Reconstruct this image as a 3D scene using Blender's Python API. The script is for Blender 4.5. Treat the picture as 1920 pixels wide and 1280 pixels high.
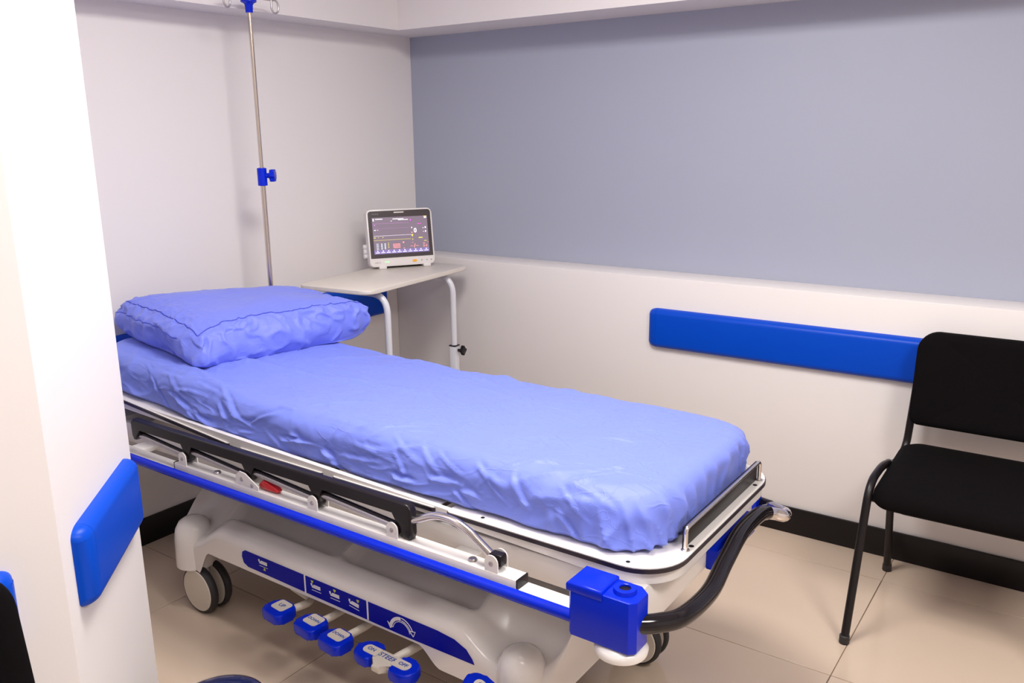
import bpy, bmesh, math, random
import numpy as np
from mathutils import Vector, Matrix

for o in list(bpy.data.objects):
    bpy.data.objects.remove(o)
S = bpy.context.scene
C = S.collection

# ------------------------------------------------------------------ camera
CAM = (2.6983, -3.0552, 1.414)
YAW, PITCH, ROLL, FPX = -0.6138, 0.2386, -0.011, 1595.0
fw = Vector((math.sin(YAW) * math.cos(PITCH), math.cos(YAW) * math.cos(PITCH), -math.sin(PITCH)))
rt = Vector((math.cos(YAW), -math.sin(YAW), 0))
up = rt.cross(fw)
r2 = rt * math.cos(ROLL) + up * math.sin(ROLL)
u2 = -rt * math.sin(ROLL) + up * math.cos(ROLL)
cd = bpy.data.cameras.new('camera')
cd.sensor_width = 36.0
cd.lens = FPX * 36.0 / 1920.0
cd.clip_start = 0.05
cam = bpy.data.objects.new('camera', cd)
C.objects.link(cam)
cam.matrix_world = Matrix(((r2.x, u2.x, -fw.x, CAM[0]), (r2.y, u2.y, -fw.y, CAM[1]), (r2.z, u2.z, -fw.z, CAM[2]), (0, 0, 0, 1)))
S.camera = cam

# ------------------------------------------------------------------ world, exposure, lamp settings
w = bpy.data.worlds.new('world')
S.world = w
w.use_nodes = True
w.node_tree.nodes['Background'].inputs[0].default_value = (0.9, 0.9, 1.0, 1)
w.node_tree.nodes['Background'].inputs[1].default_value = 0.15
S.view_settings.view_transform = 'Standard'
S.view_settings.look = 'None'
S.view_settings.gamma = 1.0
S.view_settings.use_curve_mapping = False
S.view_settings.exposure = 0.0
LAMPS = [((1.68, -1.62), 33.0), ((3.45, -2.00), 33.0), ((2.60, -2.70), 6.0)]  # second and third: unseen fill lamps, added to brighten right wall and left floor
LAMP_COLOR = (1.0, 0.95, 0.905)
CEIL = 2.36

# ------------------------------------------------------------------ helpers
def lin(c):
    c = c / 255.0
    return c / 12.92 if c <= 0.04045 else ((c + 0.055) / 1.055) ** 2.4

def rgb(r, g, b):
    return (lin(r), lin(g), lin(b), 1.0)

def mat(name, col, rough=0.5, metal=0.0, bump=0.0, bscale=60.0, var=0.0, vscale=6.0, coat=0.0, spec=0.5, sheen=0.0, emit=0.0, bdist=0.002, stretch=None):
    m = bpy.data.materials.new(name)
    m.use_nodes = True
    nt = m.node_tree
    b = nt.nodes['Principled BSDF']
    b.inputs['Base Color'].default_value = col
    b.inputs['Roughness'].default_value = rough
    b.inputs['Metallic'].default_value = metal
    b.inputs['Specular IOR Level'].default_value = spec
    b.inputs['Coat Weight'].default_value = coat
    b.inputs['Coat Roughness'].default_value = 0.08
    b.inputs['Sheen Weight'].default_value = sheen
    if emit:
        b.inputs['Emission Color'].default_value = col
        b.inputs['Emission Strength'].default_value = emit
    tc = nt.nodes.new('ShaderNodeTexCoord')
    src = tc.outputs['Object']
    if stretch:
        mp = nt.nodes.new('ShaderNodeMapping')
        mp.inputs['Scale'].default_value = stretch
        nt.links.new(src, mp.inputs['Vector'])
        src = mp.outputs['Vector']
    n1 = nt.nodes.new('ShaderNodeTexNoise')
    n1.inputs['Scale'].default_value = vscale
    n1.inputs['Detail'].default_value = 4
    nt.links.new(src, n1.inputs['Vector'])
    mx = nt.nodes.new('ShaderNodeMix')
    mx.data_type = 'RGBA'
    v = max(var, 0.01)
    mx.inputs[6].default_value = tuple(c * (1 - v) for c in col[:3]) + (1,)
    mx.inputs[7].default_value = tuple(min(1, c * (1 + v)) for c in col[:3]) + (1,)
    nt.links.new(n1.outputs['Fac'], mx.inputs[0])
    nt.links.new(mx.outputs[2], b.inputs['Base Color'])
    if bump:
        n2 = nt.nodes.new('ShaderNodeTexNoise')
        n2.inputs['Scale'].default_value = bscale
        n2.inputs['Detail'].default_value = 3
        nt.links.new(src, n2.inputs['Vector'])
        bp = nt.nodes.new('ShaderNodeBump')
        bp.inputs['Strength'].default_value = bump
        bp.inputs['Distance'].default_value = bdist
        nt.links.new(n2.outputs['Fac'], bp.inputs['Height'])
        nt.links.new(bp.outputs['Normal'], b.inputs['Normal'])
    return m

M = {}
M['wall'] = mat('wall_paint_white', (0.80, 0.765, 0.755, 1), 0.55, bump=0.15, bscale=180, var=0.012, vscale=3, bdist=0.0006)
M['panel'] = mat('wall_paint_grey_blue', (0.375, 0.40, 0.50, 1), 0.5, bump=0.15, bscale=160, var=0.015, vscale=2.5, bdist=0.0006)
M['ceiling'] = mat('ceiling_paint', (0.82, 0.80, 0.79, 1), 0.8, bump=0.1, bscale=120)
M['grout'] = mat('grout', rgb(120, 100, 82), 0.8, bump=0.3, bscale=200)
M['tile'] = mat('polished_tile', (0.60, 0.480, 0.375, 1), 0.16, var=0.035, vscale=2.2, bump=0.03, bscale=14, bdist=0.0008, spec=0.45)
M['skirting'] = mat('black_skirting', (0.007, 0.005, 0.006, 1), 0.36, spec=0.3, bump=0.05, bscale=30)
M['rail_blue'] = mat('blue_vinyl', (0.0, 0.062, 0.54, 1), 0.36, spec=0.18, bump=0.25, bscale=420, bdist=0.0004, var=0.03)
M['white_plastic'] = mat('white_plastic', (0.78, 0.745, 0.72, 1), 0.22, coat=0.3, var=0.01)
M['white_steel'] = mat('white_powder_coat', (0.80, 0.77, 0.75, 1), 0.3, bump=0.04, bscale=400, bdist=0.0003)
M['blue_plastic'] = mat('blue_plastic', (0.0, 0.020, 0.58, 1), 0.25, spec=0.25, var=0.02)
M['label_blue'] = mat('blue_label_film', (0.0, 0.003, 0.32, 1), 0.4, spec=0.12, var=0.02)
M['black_plastic'] = mat('black_plastic', (0.011, 0.008, 0.011, 1), 0.3, spec=0.3, bump=0.05, bscale=300, bdist=0.0003)
M['black_rubber'] = mat('black_rubber', (0.022, 0.020, 0.022, 1), 0.6, bump=0.1, bscale=200, bdist=0.0004)
M['grip'] = mat('black_grip_gloss', (0.008, 0.006, 0.008, 1), 0.13, spec=0.38)
M['edge_black'] = mat('black_laminate_edge', (0.016, 0.010, 0.020, 1), 0.35)
M['chrome'] = mat('polished_steel', (0.72, 0.68, 0.66, 1), 0.17, metal=1.0)
M['steel'] = mat('brushed_steel', (0.56, 0.53, 0.52, 1), 0.3, metal=1.0)
M['pole'] = mat('stainless_pole', (0.66, 0.58, 0.50, 1), 0.2, metal=1.0)
M['red'] = mat('red_plastic', (0.50, 0.006, 0.012, 1), 0.28, coat=0.2)
M['sheet'] = mat('nonwoven_sheet', (0.175, 0.235, 0.76, 1), 0.5, bump=0.25, bscale=120, var=0.03, vscale=9, sheen=0.15, spec=0.32, bdist=0.0010)
M['pillow'] = mat('nonwoven_pillowcase', (0.175, 0.225, 0.80, 1), 0.5, bump=0.25, bscale=120, var=0.03, vscale=9, sheen=0.15, spec=0.3, bdist=0.0010)
M['seam'] = mat('seam_thread', (0.035, 0.055, 0.52, 1), 0.6)
M['table_top'] = mat('cream_laminate', (0.72, 0.67, 0.61, 1), 0.35, var=0.02, vscale=8)
M['table_leg'] = mat('pale_grey_powder_coat', (0.68, 0.69, 0.74, 1), 0.3)
M['fabric'] = mat('black_upholstery', (0.0035, 0.0026, 0.0032, 1), 0.9, bump=0.5, bscale=520, bdist=0.0006, spec=0.1)
M['chair_steel'] = mat('black_painted_tube', (0.007, 0.005, 0.006, 1), 0.35, spec=0.35)
M['mon_white'] = mat('monitor_white_plastic', (0.76, 0.73, 0.72, 1), 0.35)
M['bezel'] = mat('dark_bezel', (0.052, 0.040, 0.045, 1), 0.25)
M['screen'] = mat('lit_screen', (0.155, 0.120, 0.160, 1), 0.3, emit=0.75, var=0.06, vscale=5)
M['screen_bar'] = mat('lit_screen_footer', (0.17, 0.13, 0.33, 1), 0.3, emit=0.8)
M['px_white'] = mat('lit_white', (0.95, 0.92, 0.98, 1), 0.4, emit=0.9)
M['px_yellow'] = mat('lit_yellow', (0.75, 0.70, 0.05, 1), 0.4, emit=0.8)
M['px_magenta'] = mat('lit_magenta', (0.75, 0.06, 0.65, 1), 0.4, emit=0.8)
M['px_red'] = mat('lit_salmon', (0.85, 0.30, 0.30, 1), 0.4, emit=0.8)
M['px_purple'] = mat('lit_purple', (0.50, 0.20, 0.55, 1), 0.4, emit=0.6)
M['px_cyan'] = mat('lit_pale_cyan', (0.65, 0.85, 0.95, 1), 0.4, emit=0.8)
M['orange'] = mat('orange_key', (0.85, 0.42, 0.02, 1), 0.4)
M['green_led'] = mat('green_led', (0.45, 0.85, 0.45, 1), 0.4, emit=0.4)
M['ink_grey'] = mat('grey_print', (0.25, 0.23, 0.24, 1), 0.5)
M['print_white'] = mat('white_print', (0.80, 0.78, 0.80, 1), 0.5)
M['print_yellow'] = mat('yellow_green_print', (0.55, 0.62, 0.06, 1), 0.5)
M['print_blue'] = mat('blue_print', (0.004, 0.06, 0.36, 1), 0.5)
M['plate'] = mat('cream_pedal_plate', (0.66, 0.60, 0.52, 1), 0.4)
M['navy'] = mat('navy_gloss_plastic', (0.006, 0.012, 0.07, 1), 0.12, coat=0.4)
M['lamp_frame'] = mat('lamp_frame', (0.8, 0.8, 0.8, 1), 0.4)
M['lamp_diffuser'] = mat('lamp_diffuser', (1.0, 0.96, 0.94, 1), 0.5, emit=6.0)
M['clear'] = mat('clear_tube_plastic', (0.7, 0.7, 0.72, 1), 0.15)

def add_creases(m, scale, dist, strength=0.5):
    """fine sharp creases of crumpled nonwoven cloth, as relief"""
    nt = m.node_tree
    b = nt.nodes['Principled BSDF']
    old = b.inputs['Normal'].links[0].from_socket
    tc = nt.nodes.new('ShaderNodeTexCoord')
    prev = old
    for k, (sc, dd) in enumerate(((scale, dist), (scale * 2.3, dist * 0.45))):
        mp_ = nt.nodes.new('ShaderNodeMapping')
        mp_.inputs['Scale'].default_value = (0.30, 1.0, 1.0) if k == 0 else (1.0, 0.35, 1.0)
        mp_.inputs['Rotation'].default_value = (0, 0, 0.5 - 1.1 * k)
        nt.links.new(tc.outputs['Object'], mp_.inputs['Vector'])
        n = nt.nodes.new('ShaderNodeTexNoise')
        n.inputs['Scale'].default_value = sc
        n.inputs['Detail'].default_value = 1.0
        n.inputs['Distortion'].default_value = 0.15
        nt.links.new(mp_.outputs['Vector'], n.inputs['Vector'])
        a = nt.nodes.new('ShaderNodeMath'); a.operation = 'SUBTRACT'; a.inputs[1].default_value = 0.5
        nt.links.new(n.outputs['Fac'], a.inputs[0])
        c = nt.nodes.new('ShaderNodeMath'); c.operation = 'ABSOLUTE'
        nt.links.new(a.outputs[0], c.inputs[0])
        r = nt.nodes.new('ShaderNodeMapRange')
        r.inputs['From Min'].default_value = 0.0; r.inputs['From Max'].default_value = 0.035
        r.inputs['To Min'].default_value = 1.0; r.inputs['To Max'].default_value = 0.0
        r.interpolation_type = 'SMOOTHSTEP'
        nt.links.new(c.outputs[0], r.inputs['Value'])
        # creases come and go
        g = nt.nodes.new('ShaderNodeTexNoise'); g.inputs['Scale'].default_value = 5.0 + 3 * k
        nt.links.new(tc.outputs['Object'], g.inputs['Vector'])
        gr = nt.nodes.new('ShaderNodeMapRange'); gr.inputs['From Min'].default_value = 0.42; gr.inputs['From Max'].default_value = 0.62
        nt.links.new(g.outputs['Fac'], gr.inputs['Value'])
        mu = nt.nodes.new('ShaderNodeMath'); mu.operation = 'MULTIPLY'
        nt.links.new(r.outputs['Result'], mu.inputs[0]); nt.links.new(gr.outputs['Result'], mu.inputs[1])
        bp = nt.nodes.new('ShaderNodeBump')
        bp.inputs['Strength'].default_value = strength; bp.inputs['Distance'].default_value = dd
        nt.links.new(mu.outputs[0], bp.inputs['Height']); nt.links.new(prev, bp.inputs['Normal'])
        prev = bp.outputs['Normal']
    nt.links.new(prev, b.inputs['Normal'])
add_creases(M['sheet'], 17.0, 0.0013)
add_creases(M['pillow'], 19.0, 0.0008)

def tag(o, label=None, cat=None, group=None, kind=None):
    if label: o['label'] = label
    if cat: o['category'] = cat
    if group: o['group'] = group
    if kind: o['kind'] = kind
    return o

OFF = {}
def thing(name, label, cat, loc=(0, 0, 0), rz=0.0, group=None, local=False):
    o = bpy.data.objects.new(name, None)
    o.empty_display_size = 0.1
    C.objects.link(o)
    o.location = loc
    o.rotation_euler = (0, 0, rz)
    OFF[o.name] = Vector((0, 0, 0)) if local else Vector(loc)
    return tag(o, label, cat, group)

def obj(name, bm, m, parent=None, smooth=40, loc=None):
    me = bpy.data.meshes.new(name)
    bmesh.ops.recalc_face_normals(bm, faces=bm.faces)
    off = Vector((0, 0, 0))
    if parent is not None: off = OFF[parent.name]
    elif loc is not None: off = Vector(loc)
    if off.length: bmesh.ops.translate(bm, verts=bm.verts, vec=-off)
    bm.to_mesh(me)
    bm.free()
    for x in (m if isinstance(m, (list, tuple)) else [m]):
        me.materials.append(M[x])
    if smooth:
        me.shade_smooth()
        me.set_sharp_from_angle(angle=math.radians(smooth))
    o = bpy.data.objects.new(name, me)
    C.objects.link(o)
    if parent is not None:
        o.parent = parent
    elif loc is not None:
        o.location = loc
    OFF[o.name] = off
    return o

def struct(name, bm, m, smooth=40):
    o = obj(name, bm, m, None, smooth)
    o['kind'] = 'structure'
    return o

def new(): return bmesh.new()

def box(bm, x0, x1, y0, y1, z0, z1, bev=0.0, seg=2, mtx=None):
    g = bmesh.ops.create_cube(bm, size=1.0)
    vs = g['verts']
    for v in vs:
        v.co = Vector(((x0 + x1) / 2 + v.co.x * (x1 - x0), (y0 + y1) / 2 + v.co.y * (y1 - y0), (z0 + z1) / 2 + v.co.z * (z1 - z0)))
    if bev > 0:
        es = list({e for v in vs for e in v.link_edges})
        r = bmesh.ops.bevel(bm, geom=es, offset=bev, segments=seg, affect='EDGES', profile=0.5)
        vs = list({v for f in r['faces'] for v in f.verts} | {v for v in vs if v.is_valid})
    if mtx is not None:
        bmesh.ops.transform(bm, matrix=mtx, verts=vs)
    return vs

def frames(path):
    n = len(path)
    T = []
    for i in range(n):
        a = path[max(i - 1, 0)]; b = path[min(i + 1, n - 1)]
        T.append((b - a).normalized())
    ref = Vector((0, 0, 1)) if abs(T[0].z) < 0.9 else Vector((1, 0, 0))
    u = T[0].cross(ref).normalized()
    out = []
    for t in T:
        u = (u - t * u.dot(t)).normalized()
        out.append((u, t.cross(u).normalized()))
    return out

def tube(bm, path, r, seg=12, cap=True, rv=None):
    """round (or oval: r, rv) tube along a list of points; r may be a list"""
    P = [Vector(q) for q in path]
    F = frames(P)
    rings = []
    for i, (q, (u, v)) in enumerate(zip(P, F)):
        ri = r[i] if isinstance(r, (list, tuple)) else r
        rj = rv if rv else ri
        rings.append([bm.verts.new(q + u * (ri * math.cos(2 * math.pi * k / seg)) + v * (rj * math.sin(2 * math.pi * k / seg))) for k in range(seg)])
    for a, b in zip(rings, rings[1:]):
        for k in range(seg):
            bm.faces.new((a[k], a[(k + 1) % seg], b[(k + 1) % seg], b[k]))
    if cap:
        bm.faces.new(rings[0][::-1]); bm.faces.new(rings[-1])

def smooth_path(pts, n=8):
    """Catmull-Rom through the points"""
    P = [Vector(q) for q in pts]
    P = [P[0] * 2 - P[1]] + P + [P[-1] * 2 - P[-2]]
    out = []
    for i in range(1, len(P) - 2):
        for k in range(n):
            t = k / n
            a, b, c, d = P[i - 1], P[i], P[i + 1], P[i + 2]
            out.append(0.5 * ((2 * b) + (c - a) * t + (2 * a - 5 * b + 4 * c - d) * t * t + (3 * b - a - 3 * c + d) * t ** 3))
    out.append(P[-2].copy())
    return out

def fillet_path(pts, rad, n=6):
    P = [Vector(q) for q in pts]
    out = [P[0]]
    for i in range(1, len(P) - 1):
        a = (P[i - 1] - P[i]); b = (P[i + 1] - P[i])
        d = min(rad, a.length * 0.49, b.length * 0.49)
        s = P[i] + a.normalized() * d; e = P[i] + b.normalized() * d
        for k in range(n + 1):
            t = k / n
            out.append((1 - t) ** 2 * s + 2 * t * (1 - t) * P[i] + t * t * e)
    out.append(P[-1])
    return out

def lathe(bm, prof, center, axis='Z', seg=28):
    """prof: list of (radius, height) along the axis"""
    c = Vector(center)
    rings = []
    for r, h in prof:
        ring = []
        for k in range(seg):
            a = 2 * math.pi * k / seg
            x, y = r * math.cos(a), r * math.sin(a)
            if axis == 'Z': q = Vector((x, y, h))
            elif axis == 'Y': q = Vector((x, h, y))
            else: q = Vector((h, x, y))
            ring.append(bm.verts.new(c + q))
        rings.append(ring)
    for a, b in zip(rings, rings[1:]):
        for k in range(seg):
            bm.faces.new((a[k], a[(k + 1) % seg], b[(k + 1) % seg], b[k]))
    bm.faces.new(rings[0][::-1]); bm.faces.new(rings[-1])
    bmesh.ops.remove_doubles(bm, verts=[v for r_ in rings for v in r_], dist=1e-6)

def prism(bm, poly, fn, h0, h1, bev=0.0, seg=2):
    """poly of 2D points; fn(a, b, h) -> 3D; extruded h0..h1"""
    lo = [bm.verts.new(fn(a, b, h0)) for a, b in poly]
    hi = [bm.verts.new(fn(a, b, h1)) for a, b in poly]
    n = len(poly)
    fs = [bm.faces.new(lo[::-1]), bm.faces.new(hi)]
    es = list(fs[1].edges)
    for k in range(n):
        bm.faces.new((lo[k], lo[(k + 1) % n], hi[(k + 1) % n], hi[k]))
    if bev:
        bmesh.ops.bevel(bm, geom=es + list(fs[0].edges), offset=bev, segments=seg, affect='EDGES', profile=0.5)

def rrect(x0, x1, y0, y1, r, n=6):
    """rounded rectangle outline, counter-clockwise; r single or (x0y0, x1y0, x1y1, x0y1)"""
    if not isinstance(r, (tuple, list)): r = (r,) * 4
    out = []
    for (cx, cy, q, a0) in ((x0, y0, r[0], 180), (x1, y0, r[1], 270), (x1, y1, r[2], 0), (x0, y1, r[3], 90)):
        sx = 1 if cx == x0 else -1; sy = 1 if cy == y0 else -1
        if q <= 0: out.append((cx, cy)); continue
        for k in range(n + 1):
            a = math.radians(a0 + 90 * k / n)
            out.append((cx + sx * q + q * math.cos(a), cy + sy * q + q * math.sin(a)))
    return out

XY = lambda a, b, h: Vector((a, b, h))
XZ = lambda a, b, h: Vector((a, h, b))
YZ = lambda a, b, h: Vector((h, a, b))

def text(body, size, m, parent, o, ux, uy, name='lettering', thick=0.0003, bold=0.0, shear=0.0):
    """flat lettering as mesh; o centre, ux right, uy up (same space as the parent's meshes)"""
    cu = bpy.data.curves.new(name, 'FONT')
    cu.body = body; cu.size = size; cu.extrude = thick; cu.offset = bold; cu.shear = shear
    cu.align_x = 'CENTER'; cu.align_y = 'CENTER'; cu.resolution_u = 3
    t = bpy.data.objects.new(name, cu)
    C.objects.link(t)
    bpy.context.view_layer.update()
    me = bpy.data.meshes.new_from_object(t.evaluated_get(bpy.context.evaluated_depsgraph_get()))
    bpy.data.objects.remove(t); bpy.data.curves.remove(cu)
    ux = Vector(ux).normalized(); uy = Vector(uy).normalized(); uz = ux.cross(uy)
    mt = Matrix(((ux.x, uy.x, uz.x, o[0]), (ux.y, uy.y, uz.y, o[1]), (ux.z, uy.z, uz.z, o[2]), (0, 0, 0, 1)))
    me.transform(mt)
    off = OFF[parent.name]
    me.transform(Matrix.Translation(-off))
    me.materials.clear(); me.materials.append(M[m])
    ob = bpy.data.objects.new(name, me)
    C.objects.link(ob); ob.parent = parent; OFF[ob.name] = off
    return ob

# numpy gradient noise -------------------------------------------------------
_rs = np.random.RandomState(7)
_perm = _rs.permutation(256); _perm = np.concatenate([_perm, _perm, _perm])
_grad = _rs.normal(size=(256, 3)); _grad /= np.linalg.norm(_grad, axis=1)[:, None]
def pn(P):
    P = np.asarray(P, float)
    I = np.floor(P).astype(int); F = P - I
    U = F * F * F * (F * (F * 6 - 15) + 10)
    I &= 255
    res = 0
    for dx in (0, 1):
        for dy in (0, 1):
            for dz in (0, 1):
                h = _perm[_perm[_perm[I[:, 0] + dx] + I[:, 1] + dy] + I[:, 2] + dz]
                g = _grad[h]
                d = (g * (F - np.array([dx, dy, dz]))).sum(1)
                wgt = (U[:, 0] if dx else 1 - U[:, 0]) * (U[:, 1] if dy else 1 - U[:, 1]) * (U[:, 2] if dz else 1 - U[:, 2])
                res = res + wgt * d
    return res * 1.6
def sstep(a, b, x):
    t = np.clip((x - a) / (b - a), 0, 1)
    return t * t * (3 - 2 * t)

# ================================================================== THE ROOM
X1, Y0 = 4.9, -4.7            # right wall, wall behind the camera
DADO, PANELZ = 0.156, 0.888   # thickness and height of the dado on the panelled wall
BX, BY, BEAMZ = 0.155, 0.245, 1.842
CH = 0.40                     # length of the chamfered wall end
P2 = Vector((1.046, -2.129)); P1 = Vector((1.360, -2.443))

# floor: slab of grout with separate tiles laid on it
bm = new(); box(bm, -0.1, X1 + 0.1, Y0 - 0.1, 0.1, -0.12, -0.002)
floor = struct('floor', bm, 'grout')
TX, TY, TS = 2.2362, -0.9374, 0.60
bm = new(); box(bm, 0.0012, TS - 0.0012, 0.0012, TS - 0.0012, -0.010, 0.0, bev=0.0008, seg=1)
tile0 = obj('tile', bm, 'tile', floor)
first = True
for i in range(-4, 5):
    for j in range(-7, 2):
        x = TX + i * TS; y = TY + j * TS
        if x > X1 or x + TS < 0 or y + TS < Y0 or y > 0: continue
        t = tile0 if first else tile0.copy()
        if not first: C.objects.link(t)
        first = False
        t.parent = floor
        t.location = (x, y, 0)

bm = new(); box(bm, -0.12, 0.0, P2.y, 0.12, -0.1, CEIL + 0.1)
struct('wall_back', bm, 'wall')
bm = new(); box(bm, -0.12, X1 + 0.12, 0.0, 0.12, -0.1, CEIL + 0.1)
wl = struct('wall_long', bm, 'panel')
# dado in front of the panelled wall, with its ledge
bm = new(); box(bm, 0.0, X1, -DADO, 0.0, -0.01, PANELZ - 0.0, bev=0.004)
struct('trim_1', bm, 'wall')
bm = new(); box(bm, X1, X1 + 0.12, Y0 - 0.12, 0.12, -0.1, CEIL + 0.1)
struct('wall_right', bm, 'wall')
bm = new(); box(bm, P1.x - 0.1, X1 + 0.12, Y0 - 0.12, Y0, -0.1, CEIL + 0.1)
struct('wall_front', bm, 'wall')
# partition with chamfered end: bay side, chamfer, corridor side
bm = new()
poly = [(-0.12, P2.y), (P2.x, P2.y), (P1.x, P1.y), (P1.x, Y0), (P1.x - 0.25, Y0), (-0.12, Y0)]
prism(bm, poly[::-1], XY, -0.1, CEIL + 0.1)
struct('wall_left', bm, 'wall')
bm = new(); box(bm, -0.12, X1 + 0.12, Y0 - 0.12, 0.12, CEIL, CEIL + 0.1)
struct('ceiling', bm, 'ceiling')
# dropped beams along the two bay walls
bm = new()
prism(bm, [(0, P2.y), (BX, P2.y), (BX, -BY), (X1, -BY), (X1, 0), (0, 0)], XY, BEAMZ, CEIL)
struct('trim_2', bm, 'wall', smooth=20)
# skirting
bm = new(); box(bm, 0.012, X1, -DADO - 0.012, -DADO, 0.0, 0.098, bev=0.002)
struct('baseboard_long', bm, 'skirting')
bm = new(); box(bm, 0.0, 0.012, P2.y + 0.001, -DADO, 0.0, 0.098, bev=0.002)
struct('baseboard_back', bm, 'skirting')

# ceiling lamps: one over the bed, two added as fill
for n, ((lx, ly), watts) in enumerate(LAMPS):
    lab = ['white square ceiling panel lamp above the hospital bed', 'added white square ceiling fill lamp out in front of the visitor chair', 'added white square ceiling fill lamp in front of the slanted partition end'][n]
    t = thing('ceiling_lamp', lab, 'ceiling lamp', (lx, ly, CEIL), group='ceiling panel lamps')
    bm = new()
    for a, b, c, d in ((-0.31, 0.31, -0.31, -0.28), (-0.31, 0.31, 0.28, 0.31), (-0.31, -0.28, -0.28, 0.28), (0.28, 0.31, -0.28, 0.28)):
        box(bm, lx + a, lx + b, ly + c, ly + d, CEIL - 0.022, CEIL - 0.001, bev=0.002)
    obj('frame', bm, 'lamp_frame', t)
    bm = new(); box(bm, lx - 0.28, lx + 0.28, ly - 0.28, ly + 0.28, CEIL - 0.012, CEIL - 0.002)
    obj('diffuser', bm, 'lamp_diffuser', t)
    ld = bpy.data.lights.new('panel_light', 'AREA')
    ld.shape = 'SQUARE'; ld.size = 0.54; ld.energy = watts; ld.color = LAMP_COLOR
    lo = bpy.data.objects.new('panel_light', ld)
    C.objects.link(lo); lo.parent = t; lo.location = (0, 0, -0.026)

# ------------------------------------------------------------------ wall bumper rails
def bumper(label, a, b, nrm, z0=0.620, z1=0.771, th=0.028):
    """rail on a wall from a to b (xy), nrm = outward wall normal; rounded face, separate end caps"""
    a = Vector((a[0], a[1], 0)); b = Vector((b[0], b[1], 0)); n = Vector((nrm[0], nrm[1], 0)).normalized()
    d = (b - a); L = d.length; d.normalize()
    mid = (a + b) / 2
    t = thing('wall_bumper_rail', label, 'bumper rail', (mid.x, mid.y, z0), group='blue wall bumper rails')
    H = z1 - z0
    prof = []
    r = 0.022
    for k in range(7):
        q = math.pi / 2 * k / 6
        prof.append((z0 + r - r * math.cos(q) * 1.0, (th - 0.0) * math.sin(q)))
    for k in range(7):
        q = math.pi / 2 * k / 6
        prof.append((z1 - r + r * math.sin(q), th * math.cos(q)))
    bm = new()
    cap = 0.035
    lo = [bm.verts.new(a + d * cap + n * h + Vector((0, 0, z))) for z, h in prof]
    hi = [bm.verts.new(a + d * (L - cap) + n * h + Vector((0, 0, z))) for z, h in prof]
    m = len(prof)
    for k in range(m):
        bm.faces.new((lo[k], lo[(k + 1) % m], hi[(k + 1) % m], hi[k]))
    bm.faces.new(lo[::-1]); bm.faces.new(hi)
    obj('rail', bm, 'rail_blue', t)
    for s, base in ((1, a), (-1, b)):
        bm = new()
        rings = []
        for k in range(9):
            q = math.pi / 2 * k / 8
            # towards the end the section shrinks to a rounded end
            f = math.cos(q); pos = cap - 0.0006 - (cap - 0.001) * (1 - math.cos(math.pi / 2 - q) * 0 - (1 - math.sin(q)) ) if False else (cap - 0.0006) * (1 - math.sin(q))
            ring = []
            for z, h in prof:
                zz = z
                if z > z1 - r: zz = z1 - r + (z - (z1 - r)) - (1 - f) * 0.018
                elif z < z0 + r: zz = z + (1 - f) * 0.018
                ring.append(bm.verts.new(base + d * s * pos + n * (h * (0.12 + 0.88 * f)) + Vector((0, 0, zz))))
            rings.append(ring)
        for A, B in zip(rings, rings[1:]):
            for k in range(m):
                bm.faces.new((A[k], A[(k + 1) % m], B[(k + 1) % m], B[k]))
        bm.faces.new(rings[0]); bm.faces.new(rings[-1][::-1])
        obj('end_cap', bm, 'rail_blue', t)
    return t

bumper('long blue bumper rail on the white dado running behind the black visitor chair', (1.302, -DADO), (3.9, -DADO), (0, -1))
bumper('dark blue bumper rail on the back wall behind pillow and overbed table', (0, -2.05), (0, -0.235), (1, 0))
cd_ = (P1 - P2).normalized(); cn = Vector((1, 1)).normalized()
bumper('short blue bumper rail on the slanted end of the white partition', P2 + cd_ * 0.030, P2 + cd_ * 0.396, cn)
bumper('blue bumper rail partly hidden behind the black chair at the left edge', (P1.x, -4.2), (P1.x, -2.522), (1, 0))

# ================================================================== THE STRETCHER
YC = -1.395
DK = 0.32                     # deck half width
XH, XF = 0.085, 2.10           # head and foot end of the deck
def rise(x):                  # backrest section is raised a little towards the head
    return 0.050 * max(0.0, (0.83 - x) / 0.64)
bed = thing('hospital_stretcher', 'white wheeled hospital stretcher bed with blue bumpers, pedals and black side rails', 'hospital bed', (1.15, YC, 0))

# --- base cover: height field over a plan outline with skirt
NX, NY = 120, 60
BX0, BX1 = 0.435, 1.815
HW = 0.305
def base_hw(x):
    # half width of the plan outline; rounded at both ends
    e = 0.085
    if x < BX0 + e: f = (BX0 + e - x) / e
    elif x > BX1 - e: f = (x - BX1 + e) / e
    else: return HW
    return HW - e * (1 - math.sqrt(max(0, 1 - f * f)))
def zlow(x):
    # lower edge of the skirt: hoods at the casters, raised between
    def hood(c, side):
        return float(sstep(0.20, 0.10, (x - c) * side)) if (x - c) * side > 0 else 1.0
    z = 0.222
    z -= 0.085 * float(sstep(0.64, 0.575, x))
    z -= 0.045 * float(sstep(1.455, 1.525, x))
    return z
def ztop(x, yy):
    # yy: distance from the centre line
    a = abs(yy)
    z = 0.315 + 0.050 * float(sstep(0.30, 0.12, a))
    # caster domes stand a little proud; between them the shell slopes
    for cx in (0.52, 1.735):
        d = math.hypot(x - cx, a - 0.262)
        z -= 0.066 * float(sstep(0.185, 0.050, d))
    # two recessed trays on each side
    for x0, x1 in ((0.66, 1.10), (1.16, 1.56)):
        dx = max(x0 - x, 0, x - x1); dy = max(0.075 - a, 0, a - 0.215)
        d = math.hypot(dx, dy)
        z -= 0.030 * float(sstep(0.035, 0.0, d))
    return z
bm = new()
xs = [BX0 + (BX1 - BX0) * (0.5 - 0.5 * math.cos(math.pi * i / NX)) * 0.35 + (BX1 - BX0) * (i / NX) * 0.65 for i in range(NX + 1)]
grid = []
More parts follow.
